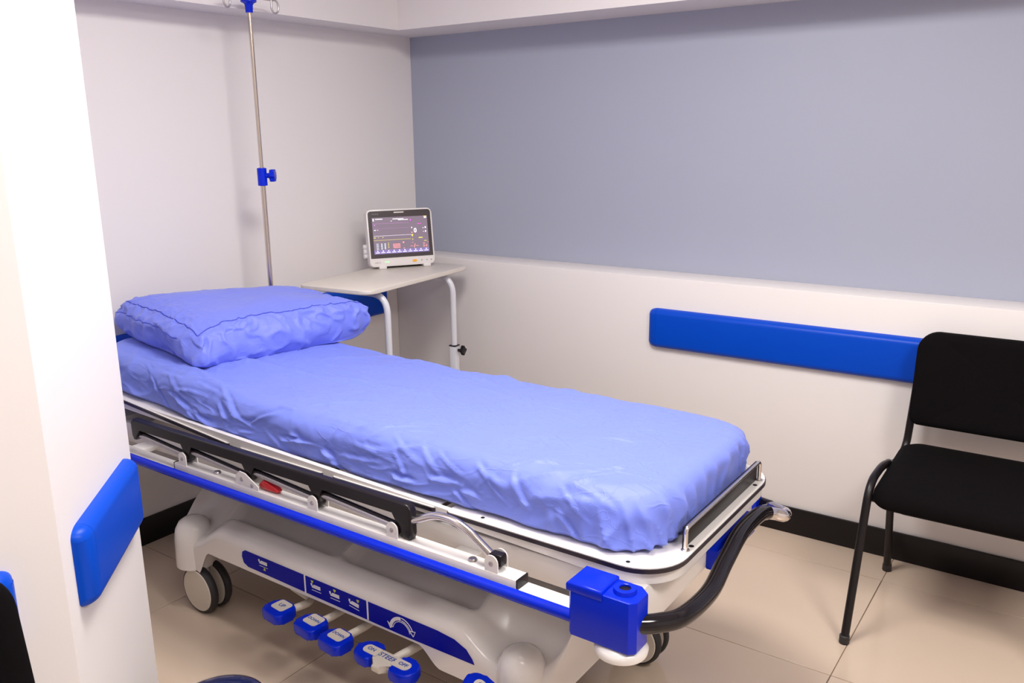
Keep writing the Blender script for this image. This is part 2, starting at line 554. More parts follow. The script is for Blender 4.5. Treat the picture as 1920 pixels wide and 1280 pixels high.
for x in xs:
    hw = base_hw(min(max(x, BX0 + 0.0005), BX1 - 0.0005))
    row = []
    er = 0.035
    top_edge = hw - er
    zl = zlow(x)
    # near skirt, rounded shoulder, top, shoulder, far skirt
    pts = []
    ze = ztop(x, hw * 0.99) - er
    for k in range(5): pts.append((-hw, zl + (ze - zl) * k / 5))
    for k in range(7):
        q = math.pi / 2 * k / 6
        pts.append((-hw + er - er * math.cos(q), ze + er * math.sin(q) + (ztop(x, hw - er + er * math.cos(q)) - ztop(x, hw * 0.99)) * math.sin(q)))
    for k in range(1, NY):
        yy = -top_edge + 2 * top_edge * k / NY
        pts.append((yy, ztop(x, yy)))
    for k in range(6, -1, -1):
        q = math.pi / 2 * k / 6
        pts.append((hw - er + er * math.cos(q), ze + er * math.sin(q) + (ztop(x, hw - er + er * math.cos(q)) - ztop(x, hw * 0.99)) * math.sin(q)))
    for k in range(4, -1, -1): pts.append((hw, zl + (ze - zl) * k / 5))
    grid.append([bm.verts.new((x, YC + a, b)) for a, b in pts])
for A, B in zip(grid, grid[1:]):
    for k in range(len(A) - 1):
        bm.faces.new((A[k], A[k + 1], B[k + 1], B[k]))
bm.faces.new(grid[0][::-1]); bm.faces.new(grid[-1])
base = obj('base_cover', bm, 'white_plastic', bed, smooth=50)
# chassis beams below the cover
bm = new()
for s in (-1, 1): box(bm, 0.56, 1.70, YC + s * 0.14 - 0.03, YC + s * 0.14 + 0.03, 0.17, 0.235, bev=0.004)
for xx in (0.58, 1.66): box(bm, xx - 0.04, xx + 0.04, YC - 0.25, YC + 0.25, 0.17, 0.232, bev=0.004)
obj('chassis', bm, 'white_steel', bed)

# --- casters: hood, two discs with tyres
for xx in (0.52, 1.735):
    for s in (-1, 1):
        yy = YC + s * (0.268 if s < 0 else 0.240)
        c = obj('caster', (lambda b: (lathe(b, [(0.001, 0.298), (0.024, 0.294), (0.042, 0.282), (0.053, 0.262), (0.058, 0.235), (0.060, 0.145), (0.052, 0.140), (0.001, 0.140)], (xx, yy, 0)), b)[1])(new()), 'white_plastic', bed, smooth=50)
        wx = xx + 0.042
        bm = new()
        box(bm, xx - 0.030, xx + 0.045, yy - 0.010, yy + 0.010, 0.06, 0.150, bev=0.004)
        tube(bm, [(wx, yy - 0.03, 0.077), (wx, yy + 0.03, 0.077)], 0.012)
        obj('fork', bm, 'white_plastic', c)
        for q in (-1, 1):
            y0 = yy + q * 0.012; y1 = yy + q * 0.037
            bm = new()
            lathe(bm, [(0.066, y0), (0.0745, y0 + q * 0.003), (0.077, y0 + q * 0.010), (0.076, y0 + q * 0.017), (0.070, y1), (0.066, y1)], (wx, 0, 0.077), 'Y', 40)
            tyre = obj('tyre', bm, 'black_rubber', c, smooth=50)
            bm = new()
            lathe(bm, [(0.001, y0 - q * 0.001), (0.067, y0), (0.0675, y1 - q * 0.001), (0.064, y1 + q * 0.002), (0.001, y1 + q * 0.004)], (wx, 0, 0.077), 'Y', 40)
            obj('wheel_disc', bm, 'plate', c, smooth=35)

# --- blue label strip on the near side of the cover
FY = YC - HW
bm = new()
top = [(0.800, 0.262), (0.803, 0.277), (0.815, 0.284)] + [(1.52, 0.281), (1.57, 0.276), (1.605, 0.262), (1.622, 0.243), (1.628, 0.231)]
bot = [(1.40, 0.2285), (0.825, 0.236), (0.806, 0.244)]
prism(bm, top + bot, XZ, FY - 0.0012, FY + 0.001)
strip = obj('label_strip', bm, 'label_blue', bed)
for xx in (1.062, 1.292):
    bm = new(); box(bm, xx - 0.0025, xx + 0.0025, FY - 0.0020, FY, 0.2315, 0.2835)
    obj('divider', bm, 'print_white', strip)
def bed_icon(x, z, arrow, tilt=0.0, head=0.0):
    bm = new()
    f = lambda a, b, h: Vector((x + a * math.cos(tilt) + b * math.sin(tilt), h, z - a * math.sin(tilt) + b * math.cos(tilt)))
    prism(bm, [(-0.016, -0.003), (0.016, -0.003), (0.016, 0.002), (-0.012, 0.002), (-0.016, 0.003)], f, FY - 0.0021, FY - 0.001)
    prism(bm, [(-0.019, 0.0015), (-0.014, 0.0015), (-0.015, 0.0085), (-0.020, 0.0085)], f, FY - 0.0021, FY - 0.001)
    prism(bm, [(-0.011, 0.003), (0.016, 0.003), (0.016, 0.0065), (-0.009, 0.0065)], f, FY - 0.0021, FY - 0.001)
    prism(bm, [(-0.017, -0.0105), (0.018, -0.0105), (0.018, -0.0095), (-0.017, -0.0095)], f, FY - 0.0021, FY - 0.001)
    obj('bed_pictogram', bm, 'print_white', strip, smooth=0)
    bm = new()
    ax, az, dr = arrow
    prism(bm, [(ax - 0.0045, az + 0.004 * dr), (ax + 0.0045, az + 0.004 * dr), (ax + 0.0035, az), (ax, az - 0.004 * dr), (ax - 0.0035, az)], lambda a, b, h: Vector((x + a, h, z + b)), FY - 0.0021, FY - 0.001)
    obj('arrow_pictogram', bm, 'print_yellow', strip, smooth=0)
bed_icon(0.893, 0.2665, (0.004, -0.016, -1))
bed_icon(1.105, 0.2600, (-0.014, 0.013, 1))
bed_icon(1.175, 0.2590, (0.0, 0.014, 1))
bed_icon(1.245, 0.2580, (0.014, 0.013, 1), tilt=0.12)
# double-headed arc arrow
bm = new()
cx, cz = 1.405, 0.236
def arc(r0, r1, a0, a1, n=10):
    o = [(cx + r0 * math.cos(math.radians(a0 + (a1 - a0) * k / n)), cz + r0 * math.sin(math.radians(a0 + (a1 - a0) * k / n))) for k in range(n + 1)]
    i = [(cx + r1 * math.cos(math.radians(a0 + (a1 - a0) * k / n)), cz + r1 * math.sin(math.radians(a0 + (a1 - a0) * k / n))) for k in range(n, -1, -1)]
    for k in range(n):
        prism(bm, [o[k], o[k + 1], i[n - k - 1], i[n - k]], XZ, FY - 0.0021, FY - 0.001)
arc(0.040, 0.031, 92, 165)
arc(0.040, 0.038, 20, 88); arc(0.033, 0.031, 20, 88)
arc(0.0285, 0.027, 10, 168)
prism(bm, [(cx - 0.046, cz + 0.016), (cx - 0.027, cz + 0.006), (cx - 0.037, cz - 0.0005)], XZ, FY - 0.0021, FY - 0.001)
for q in (((cx + 0.027, cz + 0.013), (cx + 0.045, cz + 0.016)), ((cx + 0.045, cz + 0.016), (cx + 0.038, cz + 0.001)), ((cx + 0.038, cz + 0.001), (cx + 0.027, cz + 0.013))):
    tube(bm, [(q[0][0], FY - 0.0016, q[0][1]), (q[1][0], FY - 0.0016, q[1][1])], 0.0009, 6)
obj('arc_arrow_pictogram', bm, 'print_white', strip, smooth=0)

# --- pedals
def pad_outline(L, W, r=0.022): return rrect(-L / 2, L / 2, -W / 2, W / 2, (r * 0.7, r * 0.7, r, r), 5)
def pedal(x, y, z, word, arm, rot=0.0):
    p = obj('pedal', (lambda b: (tube(b, fillet_path(arm, 0.03), 0.0105), b)[1])(new()), 'plate', bed)
    cs, sn = math.cos(rot), math.sin(rot)
    f = lambda a, b, h: Vector((x + a * cs - b * sn, y + a * sn + b * cs, z + h))
    bm = new(); prism(bm, pad_outline(0.082, 0.068), f, -0.015, 0.013, bev=0.006, seg=3)
    pad = obj('pad', bm, 'blue_plastic', p, smooth=50)
    bm = new(); prism(bm, rrect(-0.026, 0.024, -0.012, 0.030, 0.009, 4), f, 0.0125, 0.0142)
    pl = obj('name_plate', bm, 'plate', p)
    text(word, 0.0135 if len(word) > 2 else 0.0185, 'print_blue', pl, f(-0.001, 0.009, 0.0144), (cs, sn, 0), (-sn, cs, 0), bold=0.0002)
pedal(1.003, -1.745, 0.178, 'UP', [(0.90, -1.60, 0.185), (0.925, -1.64, 0.182), (1.04, -1.655, 0.178), (1.015, -1.745, 0.178)], -0.1)
pedal(1.128, -1.745, 0.178, 'DOWN', [(1.150, -1.58, 0.20), (1.150, -1.66, 0.185), (1.130, -1.745, 0.178)], -0.1)
pedal(1.232, -1.757, 0.178, 'DOWN', [(1.255, -1.58, 0.20), (1.255, -1.66, 0.185), (1.235, -1.757, 0.178)], -0.1)
def rocker(x, y, z, words, arm, rot, dip, span=0.055):
    """rocker pedal: centre plate with two blue end pads; dip = slope along the bar"""
    p = obj('rocker_pedal', (lambda b: (tube(b, fillet_path(arm, 0.03), 0.0115), b)[1])(new()), 'plate', bed)
    ux = Vector((math.cos(rot), math.sin(rot), -dip)).normalized()
    uy = Vector((-math.sin(rot), math.cos(rot), 0.0)).normalized()
    uz = ux.cross(uy)
    o = Vector((x, y, z))
    f = lambda a, b, h: o + ux * a + uy * b + uz * h
    bm = new()
    prism(bm, [(-span, -0.016), (-0.02, -0.020), (-0.012, -0.040), (0.012, -0.040), (0.02, -0.020), (span, -0.016), (span, 0.016), (0.03, 0.022), (-0.03, 0.022), (-span, 0.016)], f, -0.010, 0.0085, bev=0.004)
    ctr = obj('centre_plate', bm, 'plate', p, smooth=50)
    text(words[1], 0.0205, 'print_blue', ctr, f(0, 0.003, 0.0089), ux, uy, bold=0.0001, shear=0.15)
    for s, wd in ((-1, words[0]), (1, words[2])):
        bm = new()
        g = lambda a, b, h: f(s * a, b, h)
        out = rrect(span - 0.008, span + 0.056, -0.034, 0.034, (0.008, 0.030, 0.030, 0.008), 6)
        prism(bm, out, g, -0.016, 0.010, bev=0.006, seg=3)
        pad = obj('pad', bm, 'blue_plastic', p, smooth=50)
        bm = new(); prism(bm, rrect(span - 0.014, span + 0.034, -0.014, 0.016, (0.0, 0.013, 0.013, 0.0), 5), g, 0.0085, 0.0112)
        np_ = obj('name_plate', bm, 'plate', p)
        text(wd, 0.0155, 'print_blue', np_, f(s * (span + 0.012), 0.002, 0.0115), ux, uy, bold=0.0002)
rocker(1.400, -1.752, 0.183, ('ON', 'STEER', 'OFF'), [(1.45, -1.58, 0.20), (1.43, -1.66, 0.19), (1.402, -1.752, 0.178)], -0.02, 0.02, 0.040)
rocker(1.755, -1.775, 0.215, ('OFF', 'BRAKE', 'ON'), [(1.735, -1.64, 0.19), (1.735, -1.70, 0.20), (1.755, -1.775, 0.208)], -0.02, 0.42, 0.045)

# --- lift columns between base and litter frame
for xx in (0.72, 1.58):
    bm = new()
    lathe(bm, [(0.070, 0.32), (0.070, 0.44), (0.066, 0.445), (0.055, 0.445), (0.055, 0.51)], (xx, YC, 0), 'Z', 28)
    obj('lift_column', bm, 'white_plastic', bed)

# --- litter frame
bm = new()
for s in (-1, 1):
    box(bm, 0.16, 2.05, YC + s * 0.285 - 0.012, YC + s * 0.285 + 0.012, 0.495, 0.558, bev=0.004)
for xx in (0.28, 0.72, 1.15, 1.58): box(bm, xx - 0.02, xx + 0.02, YC - 0.28, YC + 0.28, 0.505, 0.550, bev=0.003)
obj('litter_frame', bm, 'white_steel', bed)
bm = new()   # closed foot end of the litter frame
prism(bm, [(YC - 0.345, 0.566), (YC + 0.345, 0.566), (YC + 0.33, 0.50), (YC + 0.28, 0.468), (YC - 0.28, 0.468), (YC - 0.33, 0.50)], YZ, 1.955, 2.055, bev=0.006)
obj('foot_crossbeam', bm, 'white_steel', bed)
bm = new()
prism(bm, [(YC - 0.345, 0.566), (YC + 0.345, 0.566), (YC + 0.33, 0.50), (YC + 0.28, 0.468), (YC - 0.28, 0.468), (YC - 0.33, 0.50)], YZ, 0.135, 0.235, bev=0.006)
obj('head_crossbeam', bm, 'white_steel', bed)

# --- deck skirt ring and deck panels with black edge
out = rrect(XH + 0.006, XF - 0.006, YC - DK + 0.006, YC + DK - 0.006, 0.10, 10)
inn = rrect(XH + 0.020, XF - 0.020, YC - DK + 0.020, YC + DK - 0.020, 0.088, 10)
bm = new()
z0, z1 = 0.566, 0.592
sk = lambda q, z: bm.verts.new((q[0], q[1], z + rise(q[0])))
A = [sk(q, z0) for q in out]; B = [sk(q, z1) for q in out]; Cc = [sk(q, z1) for q in inn]; D = [sk(q, z0) for q in inn]
n = len(out)
for k in range(n):
    j = (k + 1) % n
    for P, Q in ((A, B), (B, Cc), (Cc, D), (D, A)): bm.faces.new((P[k], P[j], Q[j], Q[k]))
obj('deck_skirt', bm, 'white_plastic', bed)
for x0, x1, rr in ((XH, 0.805, (0.10, 0.012, 0.012, 0.10)), (0.846, 1.172, 0.012), (1.204, 1.536, 0.012), (1.566, XF, (0.012, 0.10, 0.10, 0.012))):
    out = rrect(x0, x1, YC - DK, YC + DK, rr, 10)
    f = lambda a, b, h: Vector((a, b, h + rise(a)))
    bm = new(); prism(bm, out, f, 0.5915, 0.6005)
    pnl = obj('deck_panel', bm, 'edge_black', bed)
    cxm, cym = (x0 + x1) / 2, YC
    ins = rrect(x0 + 0.0015, x1 - 0.0015, YC - DK + 0.0015, YC + DK - 0.0015, rr if not isinstance(rr, float) else 0.0105, 10)
    bm = new(); prism(bm, ins, f, 0.6003, 0.6025)
    obj('deck_surface', bm, 'white_plastic', pnl)
    for sx in (x0 + 0.09, x1 - 0.09):
        bm = new(); lathe(bm, [(0.0045, 0.602), (0.0045, 0.6032), (0.003, 0.6038)], (sx, YC - DK + 0.021, rise(sx)), 'Z', 10)
        obj('screw', bm, 'black_plastic', pnl)
for yy in (-0.17, 0.20):
    bm = new(); lathe(bm, [(0.0055, 0.602), (0.0055, 0.6032), (0.003, 0.6040)], (2.086, YC + yy, 0), 'Z', 10)
    obj('screw', bm, 'black_plastic', bed)

# --- foot restraint: chrome bar and black plate behind
bm = new()
tube(bm, fillet_path([(2.083, -1.588, 0.602), (2.083, -1.588, 0.650), (2.083, -1.160, 0.650), (2.083, -1.160, 0.602)], 0.012), 0.0045, 10)
rb = obj('foot_restraint_bar', bm, 'chrome', bed)
bm = new(); box(bm, 2.0735, 2.0785, -1.584, -1.162, 0.603, 0.650, bev=0.001)
obj('foot_restraint_plate', bm, 'skirting', bed)
for yy in (-1.588, -1.160):
    bm = new(); lathe(bm, [(0.009, 0.602), (0.009, 0.604), (0.005, 0.606)], (2.083, yy, 0), 'Z', 12)
    obj('bar_collar', bm, 'steel', rb)
# --- blue box under the foot end
bm = new(); box(bm, 2.055, 2.083, -1.405, -1.165, 0.470, 0.520, bev=0.003)
bb = obj('foot_end_box', bm, 'blue_plastic', bed)
bm = new(); box(bm, 2.078, 2.0865, -1.392, -1.178, 0.500, 0.5055, bev=0.001)
box(bm, 2.078, 2.0855, -1.399, -1.392, 0.482, 0.496, bev=0.001)
obj('box_groove', bm, 'label_blue', bb)

# --- side assemblies (near s=-1, far s=+1)
RAILY = 0.385
for s in (-1, 1):
    Y = lambda d: YC + s * d          # d: distance outwards from the centre line
    bm = new(); a, b = sorted((Y(0.350), Y(0.398))); box(bm, 0.20, 1.99, a, b, 0.500, 0.521, bev=0.003)
    obj('side_beam', bm, 'white_steel', bed)
    for xx in (0.40, 1.00, 1.62):
        bm = new(); a, b = sorted((Y(0.28), Y(0.36))); box(bm, xx - 0.03, xx + 0.03, a, b, 0.503, 0.518, bev=0.002)
        obj('side_beam_bracket', bm, 'white_steel', bed)
    # half-round blue bumper
    bm = new()
    prof = [(0.396, 0.499)] + [(0.396 + 0.014 * math.sin(math.pi * k / 8), 0.5125 - 0.0135 * math.cos(math.pi * k / 8)) for k in range(9)] + [(0.396, 0.526)]
    lo = [bm.verts.new((0.22, Y(d), z)) for d, z in prof]; hi = [bm.verts.new((1.95, Y(d), z)) for d, z in prof]
    for k in range(len(prof)):
        j = (k + 1) % len(prof); bm.faces.new((lo[k], lo[j], hi[j], hi[k]))
    bm.faces.new(lo[::-1]); bm.faces.new(hi)
    obj('bumper_strip', bm, 'blue_plastic', bed, smooth=50)
    # corner blocks with pole socket
    for xa, sx in ((1.945, 1), (0.225, -1)):
        X = lambda d: xa + sx * d
        if s == 1 and sx == 1:      # far foot corner: lower, tucked in under the deck edge
            bm = new()
            prism(bm, [(X(a), Y(b)) for a, b in ((0.0, 0.27), (0.100, 0.27), (0.118, 0.285), (0.118, 0.325), (0.106, 0.338), (0.0, 0.338))], XY, 0.455, 0.560, bev=0.004)
            obj('corner_block', bm, 'blue_plastic', bed)
            continue
        bm = new()
        pl = [(0.0, 0.345), (0.120, 0.345), (0.140, 0.362), (0.140, 0.405), (0.128, 0.417), (0.006, 0.417), (0.0, 0.411)]
        prism(bm, [(X(a), Y(b)) for a, b in pl], XY, 0.484, 0.590, bev=0.004, seg=2)
        blk = obj('corner_block', bm, 'blue_plastic', bed)
        bm = new()
        pl = [(-0.003, 0.343), (0.070, 0.343), (0.074, 0.419), (-0.003, 0.419)]
        prism(bm, [(X(a), Y(b)) for a, b in pl], XY, 0.575, 0.5965, bev=0.006, seg=3)
        obj('block_lid', bm, 'blue_plastic', blk)
        bm = new()
        lathe(bm, [(0.011, 0.592), (0.011, 0.598), (0.014, 0.600), (0.021, 0.598), (0.023, 0.589), (0.011, 0.589)], (X(0.102), Y(0.381), 0), 'Z', 24)
        obj('socket_ring', bm, 'blue_plastic', blk, smooth=50)
        bm = new(); lathe(bm, [(0.0112, 0.589), (0.0112, 0.5945)], (X(0.102), Y(0.381), 0), 'Z', 20)
        obj('socket_hole', bm, 'black_plastic', blk)
        bm = new()
        lathe(bm, [(0.001, 0.484), (0.030, 0.484), (0.046, 0.480), (0.052, 0.472), (0.050, 0.463), (0.030, 0.458), (0.001, 0.457)], (X(0.095), Y(0.378), 0), 'Z', 32)
        obj('roller_bumper', bm, 'white_plastic', blk, smooth=50)
    # folding side rail
    yr = Y(RAILY - 0.013)
    bm = new(); a, b = sorted((yr - 0.020, yr + 0.020)); box(bm, 0.655, 1.808, a, b, 0.5205, 0.5415, bev=0.0015)
    rail = obj('side_rail', bm, 'white_steel', bed)
    for e0, e1 in ((1.8075, 1.811), (0.652, 0.6555)):
        bm = new(); box(bm, e0, e1, a, b, 0.5195, 0.5425, bev=0.001)
        obj('end_plug', bm, 'black_plastic', rail)
    # handrail with five knuckles
    kx = [0.458, 0.705, 0.968, 1.218, 1.502]
    zt, hh, hw = 0.627, 0.024, 0.0115
    up_, dn_ = [], []
    bm = new()
    prof = [(0.440, zt - 0.010), (0.452, zt), (1.500, zt), (1.514, zt - 0.004), (1.5205, zt - 0.016), (1.5205, zt - 0.070)]
    lowr = []
    for k in reversed(range(5)):
        c = kx[k]
        if k == 4: lowr += [(c + 0.014, zt - 0.084), (c - 0.006, zt - 0.084), (c - 0.016, zt - 0.070), (c - 0.018, zt - 0.050), (c - 0.034, zt - hh)]
        elif k == 0: lowr += [(c + 0.022, zt - hh), (c + 0.014, zt - 0.050), (c + 0.004, zt - 0.062), (c - 0.008, zt - 0.064), (c - 0.016, zt - 0.050)]
        else: lowr += [(c + 0.021, zt - hh), (c + 0.013, zt - 0.036), (c + 0.010, zt - 0.064), (c + 0.003, zt - 0.072), (c - 0.006, zt - 0.068), (c - 0.012, zt - 0.040), (c - 0.022, zt - hh)]
    prism(bm, prof + lowr, XZ, yr - hw, yr + hw, bev=0.005, seg=3)
    hr = obj('handrail', bm, 'black_plastic', rail, smooth=50)
    bx = [0.693, 0.948, 1.212, 1.470, 1.745]
    for k in range(5):
        # ears of the pivot bracket
        big = (k == 1)
        for q in (-1, 1):
            bm = new()
            c = bx[k]; ye = yr + q * 0.0175
            if big: pl = [(c - 0.026, 0.541), (c + 0.064, 0.541), (c + 0.064, 0.552), (c + 0.014, 0.578), (c - 0.008, 0.580), (c - 0.024, 0.566)]
            else: pl = [(c - 0.0165, 0.541), (c + 0.0165, 0.541), (c + 0.0165, 0.562)] + [(c + 0.0165 * math.cos(math.pi * i / 8), 0.562 + 0.0165 * math.sin(math.pi * i / 8)) for i in range(1, 9)]
            prism(bm, pl, XZ, ye - 0.0015, ye + 0.0015)
            ear = obj('pivot_bracket', bm, 'white_steel', rail)
            bm = new()
            lathe(bm, [(0.0055, ye + q * 0.001), (0.0055, ye + q * 0.003), (0.003, ye + q * 0.0045)], (c, 0, 0.560), 'Y', 12)
            if big:
                obj('rivet', bm, 'steel', rail); bm = new()
                lathe(bm, [(0.0055, ye + q * 0.001), (0.0055, ye + q * 0.003), (0.003, ye + q * 0.0045)], (c + 0.040, 0, 0.551), 'Y', 12)
            obj('rivet', bm, 'steel', rail)
        bm = new()
        lathe(bm, [(0.0135, yr - 0.0135), (0.0150, yr - 0.010), (0.0150, yr + 0.010), (0.0135, yr + 0.0135)], (bx[k], 0, 0.560), 'Y', 20)
        if k == 4: box(bm, bx[k] - 0.012, bx[k] + 0.020, yr - 0.011, yr + 0.011, 0.552, 0.578, bev=0.004)
        obj('pivot_hub', bm, 'black_plastic', rail)
        # folded post
        if k < 4:
            x0, z0 = kx[k] + 0.012, 0.578
            bm = new(); tube(bm, [(x0, yr, z0), (bx[k], yr, 0.560)], 0.0075)
            obj('folding_post', bm, 'steel', rail)
            bm = new(); tube(bm, [(x0, yr - s * 0.002, z0 + 0.0065), (bx[k] - 0.01, yr - s * 0.002, 0.5675)], 0.0055)
            obj('locking_rod', bm, 'black_plastic', rail)
        else:
            bm = new()
            tube(bm, smooth_path([(1.500, yr, 0.582), (1.535, yr, 0.596), (1.585, yr, 0.617), (1.632, yr, 0.619), (1.672, yr, 0.606), (1.706, yr, 0.586), (1.742, yr, 0.563)], 6), 0.0088, 14)
            obj('curved_end_post', bm, 'chrome', rail)
    for c in (0.82, 1.19, 1.683):
        bm = new(); lathe(bm, [(0.011, 0.5412), (0.011, 0.5425), (0.008, 0.5465), (0.003, 0.5475)], (c, yr, 0), 'Z', 16)
        obj('bolt', bm, 'steel', rail)
    bm = new()
    lx0 = 1.000
    prism(bm, [(lx0, 0.553), (lx0 + 0.012, 0.566), (lx0 + 0.026, 0.567), (lx0 + 0.068, 0.556), (lx0 + 0.074, 0.550), (lx0 + 0.070, 0.545), (lx0 + 0.030, 0.546), (lx0 + 0.006, 0.545)], XZ, yr - 0.009, yr + 0.009, bev=0.004, seg=2)
    tag(obj('release_lever', bm, 'red', rail, smooth=50), 'red release lever')

bm = new(); lathe(bm, [(0.0095, 0.47), (0.0165, 0.47), (0.0165, 0.560), (0.0095, 0.560)], (0.217, -1.056, 0), 'Z', 20)
obj('pole_socket', bm, 'white_steel', bed)
# --- push handle across the foot end
hp = [(2.072, -1.775, 0.530), (2.100, -1.745, 0.527), (2.126, -1.69, 0.522), (2.132, -1.575, 0.519), (2.118, -1.455, 0.530), (2.106, -1.33, 0.542), (2.103, -1.21, 0.536), (2.108, -1.165, 0.528)]
hn = obj('push_handle', (lambda b: (tube(b, smooth_path(hp, 8), 0.0185, 18), b)[1])(new()), 'grip', bed, smooth=60)
bm = new(); tube(bm, smooth_path([(2.108, -1.168, 0.5275), (2.120, -1.145, 0.519), (2.137, -1.128, 0.512), (2.132, -1.100, 0.506), (2.105, -1.085, 0.503), (2.085, -1.078, 0.502)], 8), 0.0155, 16)
obj('handle_tube', bm, 'chrome', hn, smooth=60)
bm = new(); tube(bm, [(2.088, -1.079, 0.502), (2.060, -1.068, 0.500)], 0.018, 16)
obj('handle_socket', bm, 'black_plastic', hn)
bm = new(); tube(bm, [(2.030, -1.785, 0.532), (2.078, -1.772, 0.530)], 0.0195, 18)
obj('handle_socket', bm, 'black_plastic', hn)

# ================================================================== FITTED SHEET OVER THE MATTRESS
def build_sheet():
    x0, x1, hw = 0.085, 2.062, 0.302
    yc = -1.378
    zb, zt = 0.6045, 0.721
    cr = 0.125
    # outline, densely sampled
    out = np.array(rrect(x0, x1, yc - hw, yc + hw, cr, 40))
    d = np.linalg.norm(np.roll(out, -1, 0) - out, axis=1); L = np.concatenate([[0], np.cumsum(d)])
    N = 900
    q = np.linspace(0, L[-1], N, endpoint=False)
    ext = np.vstack([out, out[:1]])
    E = np.stack([np.interp(q, L, ext[:, i]) for i in (0, 1)], 1)
    T = np.roll(E, -3, 0) - np.roll(E, 3, 0); T /= np.linalg.norm(T, axis=1)[:, None]
    Nn = np.stack([T[:, 1], -T[:, 0]], 1)      # outward
    sk = np.stack([np.clip(E[:, 0], x0 + hw, x1 - hw), np.full(N, yc)], 1)
    ph = np.stack([E[:, 0] * 5, E[:, 1] * 5, np.zeros(N)], 1)
    re = 0.034 + 0.020 * np.clip(pn(ph + 3.3) + 0.15, -0.5, 1)
    cdst = np.minimum(np.hypot(E[:, 0] - x1, E[:, 1] - (yc - hw)), np.hypot(E[:, 0] - x1, E[:, 1] - (yc + hw)))
    re = re + 0.022 * sstep(0.20, 0.05, cdst)
    near = sstep(-1.60, -1.66, E[:, 1])
    re = re + near * 0.014
    NT, NA, NS = 100, 14, 34
    rows, unro, nor, kind = [], [], [], []
    for k in range(NT):
        s = (k / NT) ** 0.85
        P = sk + (E - Nn * re[:, None] - sk) * s
        rows.append(np.column_stack([P, np.full(N, zt)])); unro.append(P.copy())
        nor.append(np.tile([0, 0, 1.0], (N, 1))); kind.append(np.zeros(N))
    base = E - Nn * re[:, None]
    for k in range(NA):
        a = math.pi / 2 * k / NA
        P = base + Nn * (re * math.sin(a))[:, None]
        rows.append(np.column_stack([P, zt - re * (1 - math.cos(a))]))
        unro.append(base + Nn * (re * a)[:, None])
        nor.append(np.column_stack([Nn * math.sin(a), np.full(N, math.cos(a))])); kind.append(np.full(N, 0.5 * k / NA))
    for k in range(NS + 1):
        f = k / NS
        zz = (zt - re) + (zb - (zt - re)) * f
        flare = 0.008 * near * f - 0.014 * max(0, f - 0.8) / 0.2 - 0.006 * f * (1 - near)
        P = E + Nn * (flare if np.ndim(flare) else np.full(N, flare))[:, None]
        rows.append(np.column_stack([P, zz]))
        unro.append(base + Nn * (re * math.pi / 2 + (zt - re - zb) * f)[:, None])
        nor.append(np.column_stack([Nn, np.zeros(N)])); kind.append(np.full(N, 0.5 + 0.5 * f))
    P = np.concatenate(rows); U = np.concatenate(unro); Nv = np.concatenate(nor); K = np.concatenate(kind)
    per = np.tile(q, len(rows))
    U3 = np.column_stack([U, np.zeros(len(U))])
    top = 1 - sstep(0.0, 0.5, K); side = sstep(0.15, 0.6, K); low = sstep(0.5, 1.0, K)
    h = np.zeros(len(P))
    # crown and gentle swell of the mattress top
    edge = np.minimum(np.minimum(U[:, 0] - x0, x1 - U[:, 0]), np.minimum(U[:, 1] - (yc - hw), (yc + hw) - U[:, 1]))
    h += 0.008 * sstep(0.0, 0.22, edge) * top
    h += 0.0045 * pn(U3 * 4.0 + 9.1)
    # soft sags of the loose cloth on the sides
    h += side * (0.011 * pn(U3 * np.array([6.0, 7.0, 1]) + 21.0))
    # broad ridged wrinkles, warped
    W = U3 + 0.05 * np.column_stack([pn(U3 * 4 + 40), pn(U3 * 4 + 50), np.zeros(len(U))])
    for sc, amp, ang, seed in ((9, 0.0050, 0.5, 1), (15, 0.0032, -0.6, 2), (26, 0.0018, 0.25, 3), (44, 0.0009, -0.2, 4)):
        c, s_ = math.cos(ang), math.sin(ang)
        R = np.column_stack([(W[:, 0] * c + W[:, 1] * s_) * 0.45, -W[:, 0] * s_ + W[:, 1] * c, np.zeros(len(U))])
        n = pn(R * sc + seed * 13.7)
        ridge = np.exp(-(n / 0.13) ** 2)
        msk = sstep(-0.25, 0.45, pn(U3 * 3.1 + seed * 5.5))
        h += amp * ridge * msk * (0.42 * top + 1.0 * side + 0.25)
    # individual creases
    rnd = np.random.RandomState(11)
    def crease(a, b, wd, amp, bend=0.0):
        a = np.array(a); b = np.array(b); dd = b - a; ln = np.linalg.norm(dd); dd = dd / ln
        nn = np.array([-dd[1], dd[0]])
        r = U - a; t = (r @ dd) / ln; v = r @ nn - bend * (t * (1 - t)) * 4
        env = sstep(0, 0.25, t) * sstep(1, 0.6, t)
        return amp * env * (np.exp(-(v / wd) ** 2) - 0.55 * np.exp(-((v - 1.7 * wd) / (1.3 * wd)) ** 2))
    ylo = yc - hw
    # long soft folds running from the pillow towards the foot
    h += crease((0.42, -1.50), (1.30, -1.36), 0.016, 0.0075, 0.02)
    h += crease((0.60, -1.33), (1.12, -1.40), 0.010, 0.0045, -0.01)
    h += crease((0.40, -1.60), (0.78, -1.66), 0.014, 0.0070, 0.01)
    h += crease((0.85, -1.08), (1.45, -1.22), 0.012, 0.0060, 0.015)
    h += crease((1.20, -1.06), (1.48, -1.19), 0.010, 0.0065, 0.01)
    h += crease((1.02, -1.20), (1.55, -1.30), 0.010, 0.0035, 0.02)
    h += crease((1.45, -1.07), (1.62, -1.15), 0.008, 0.0050, 0.0)
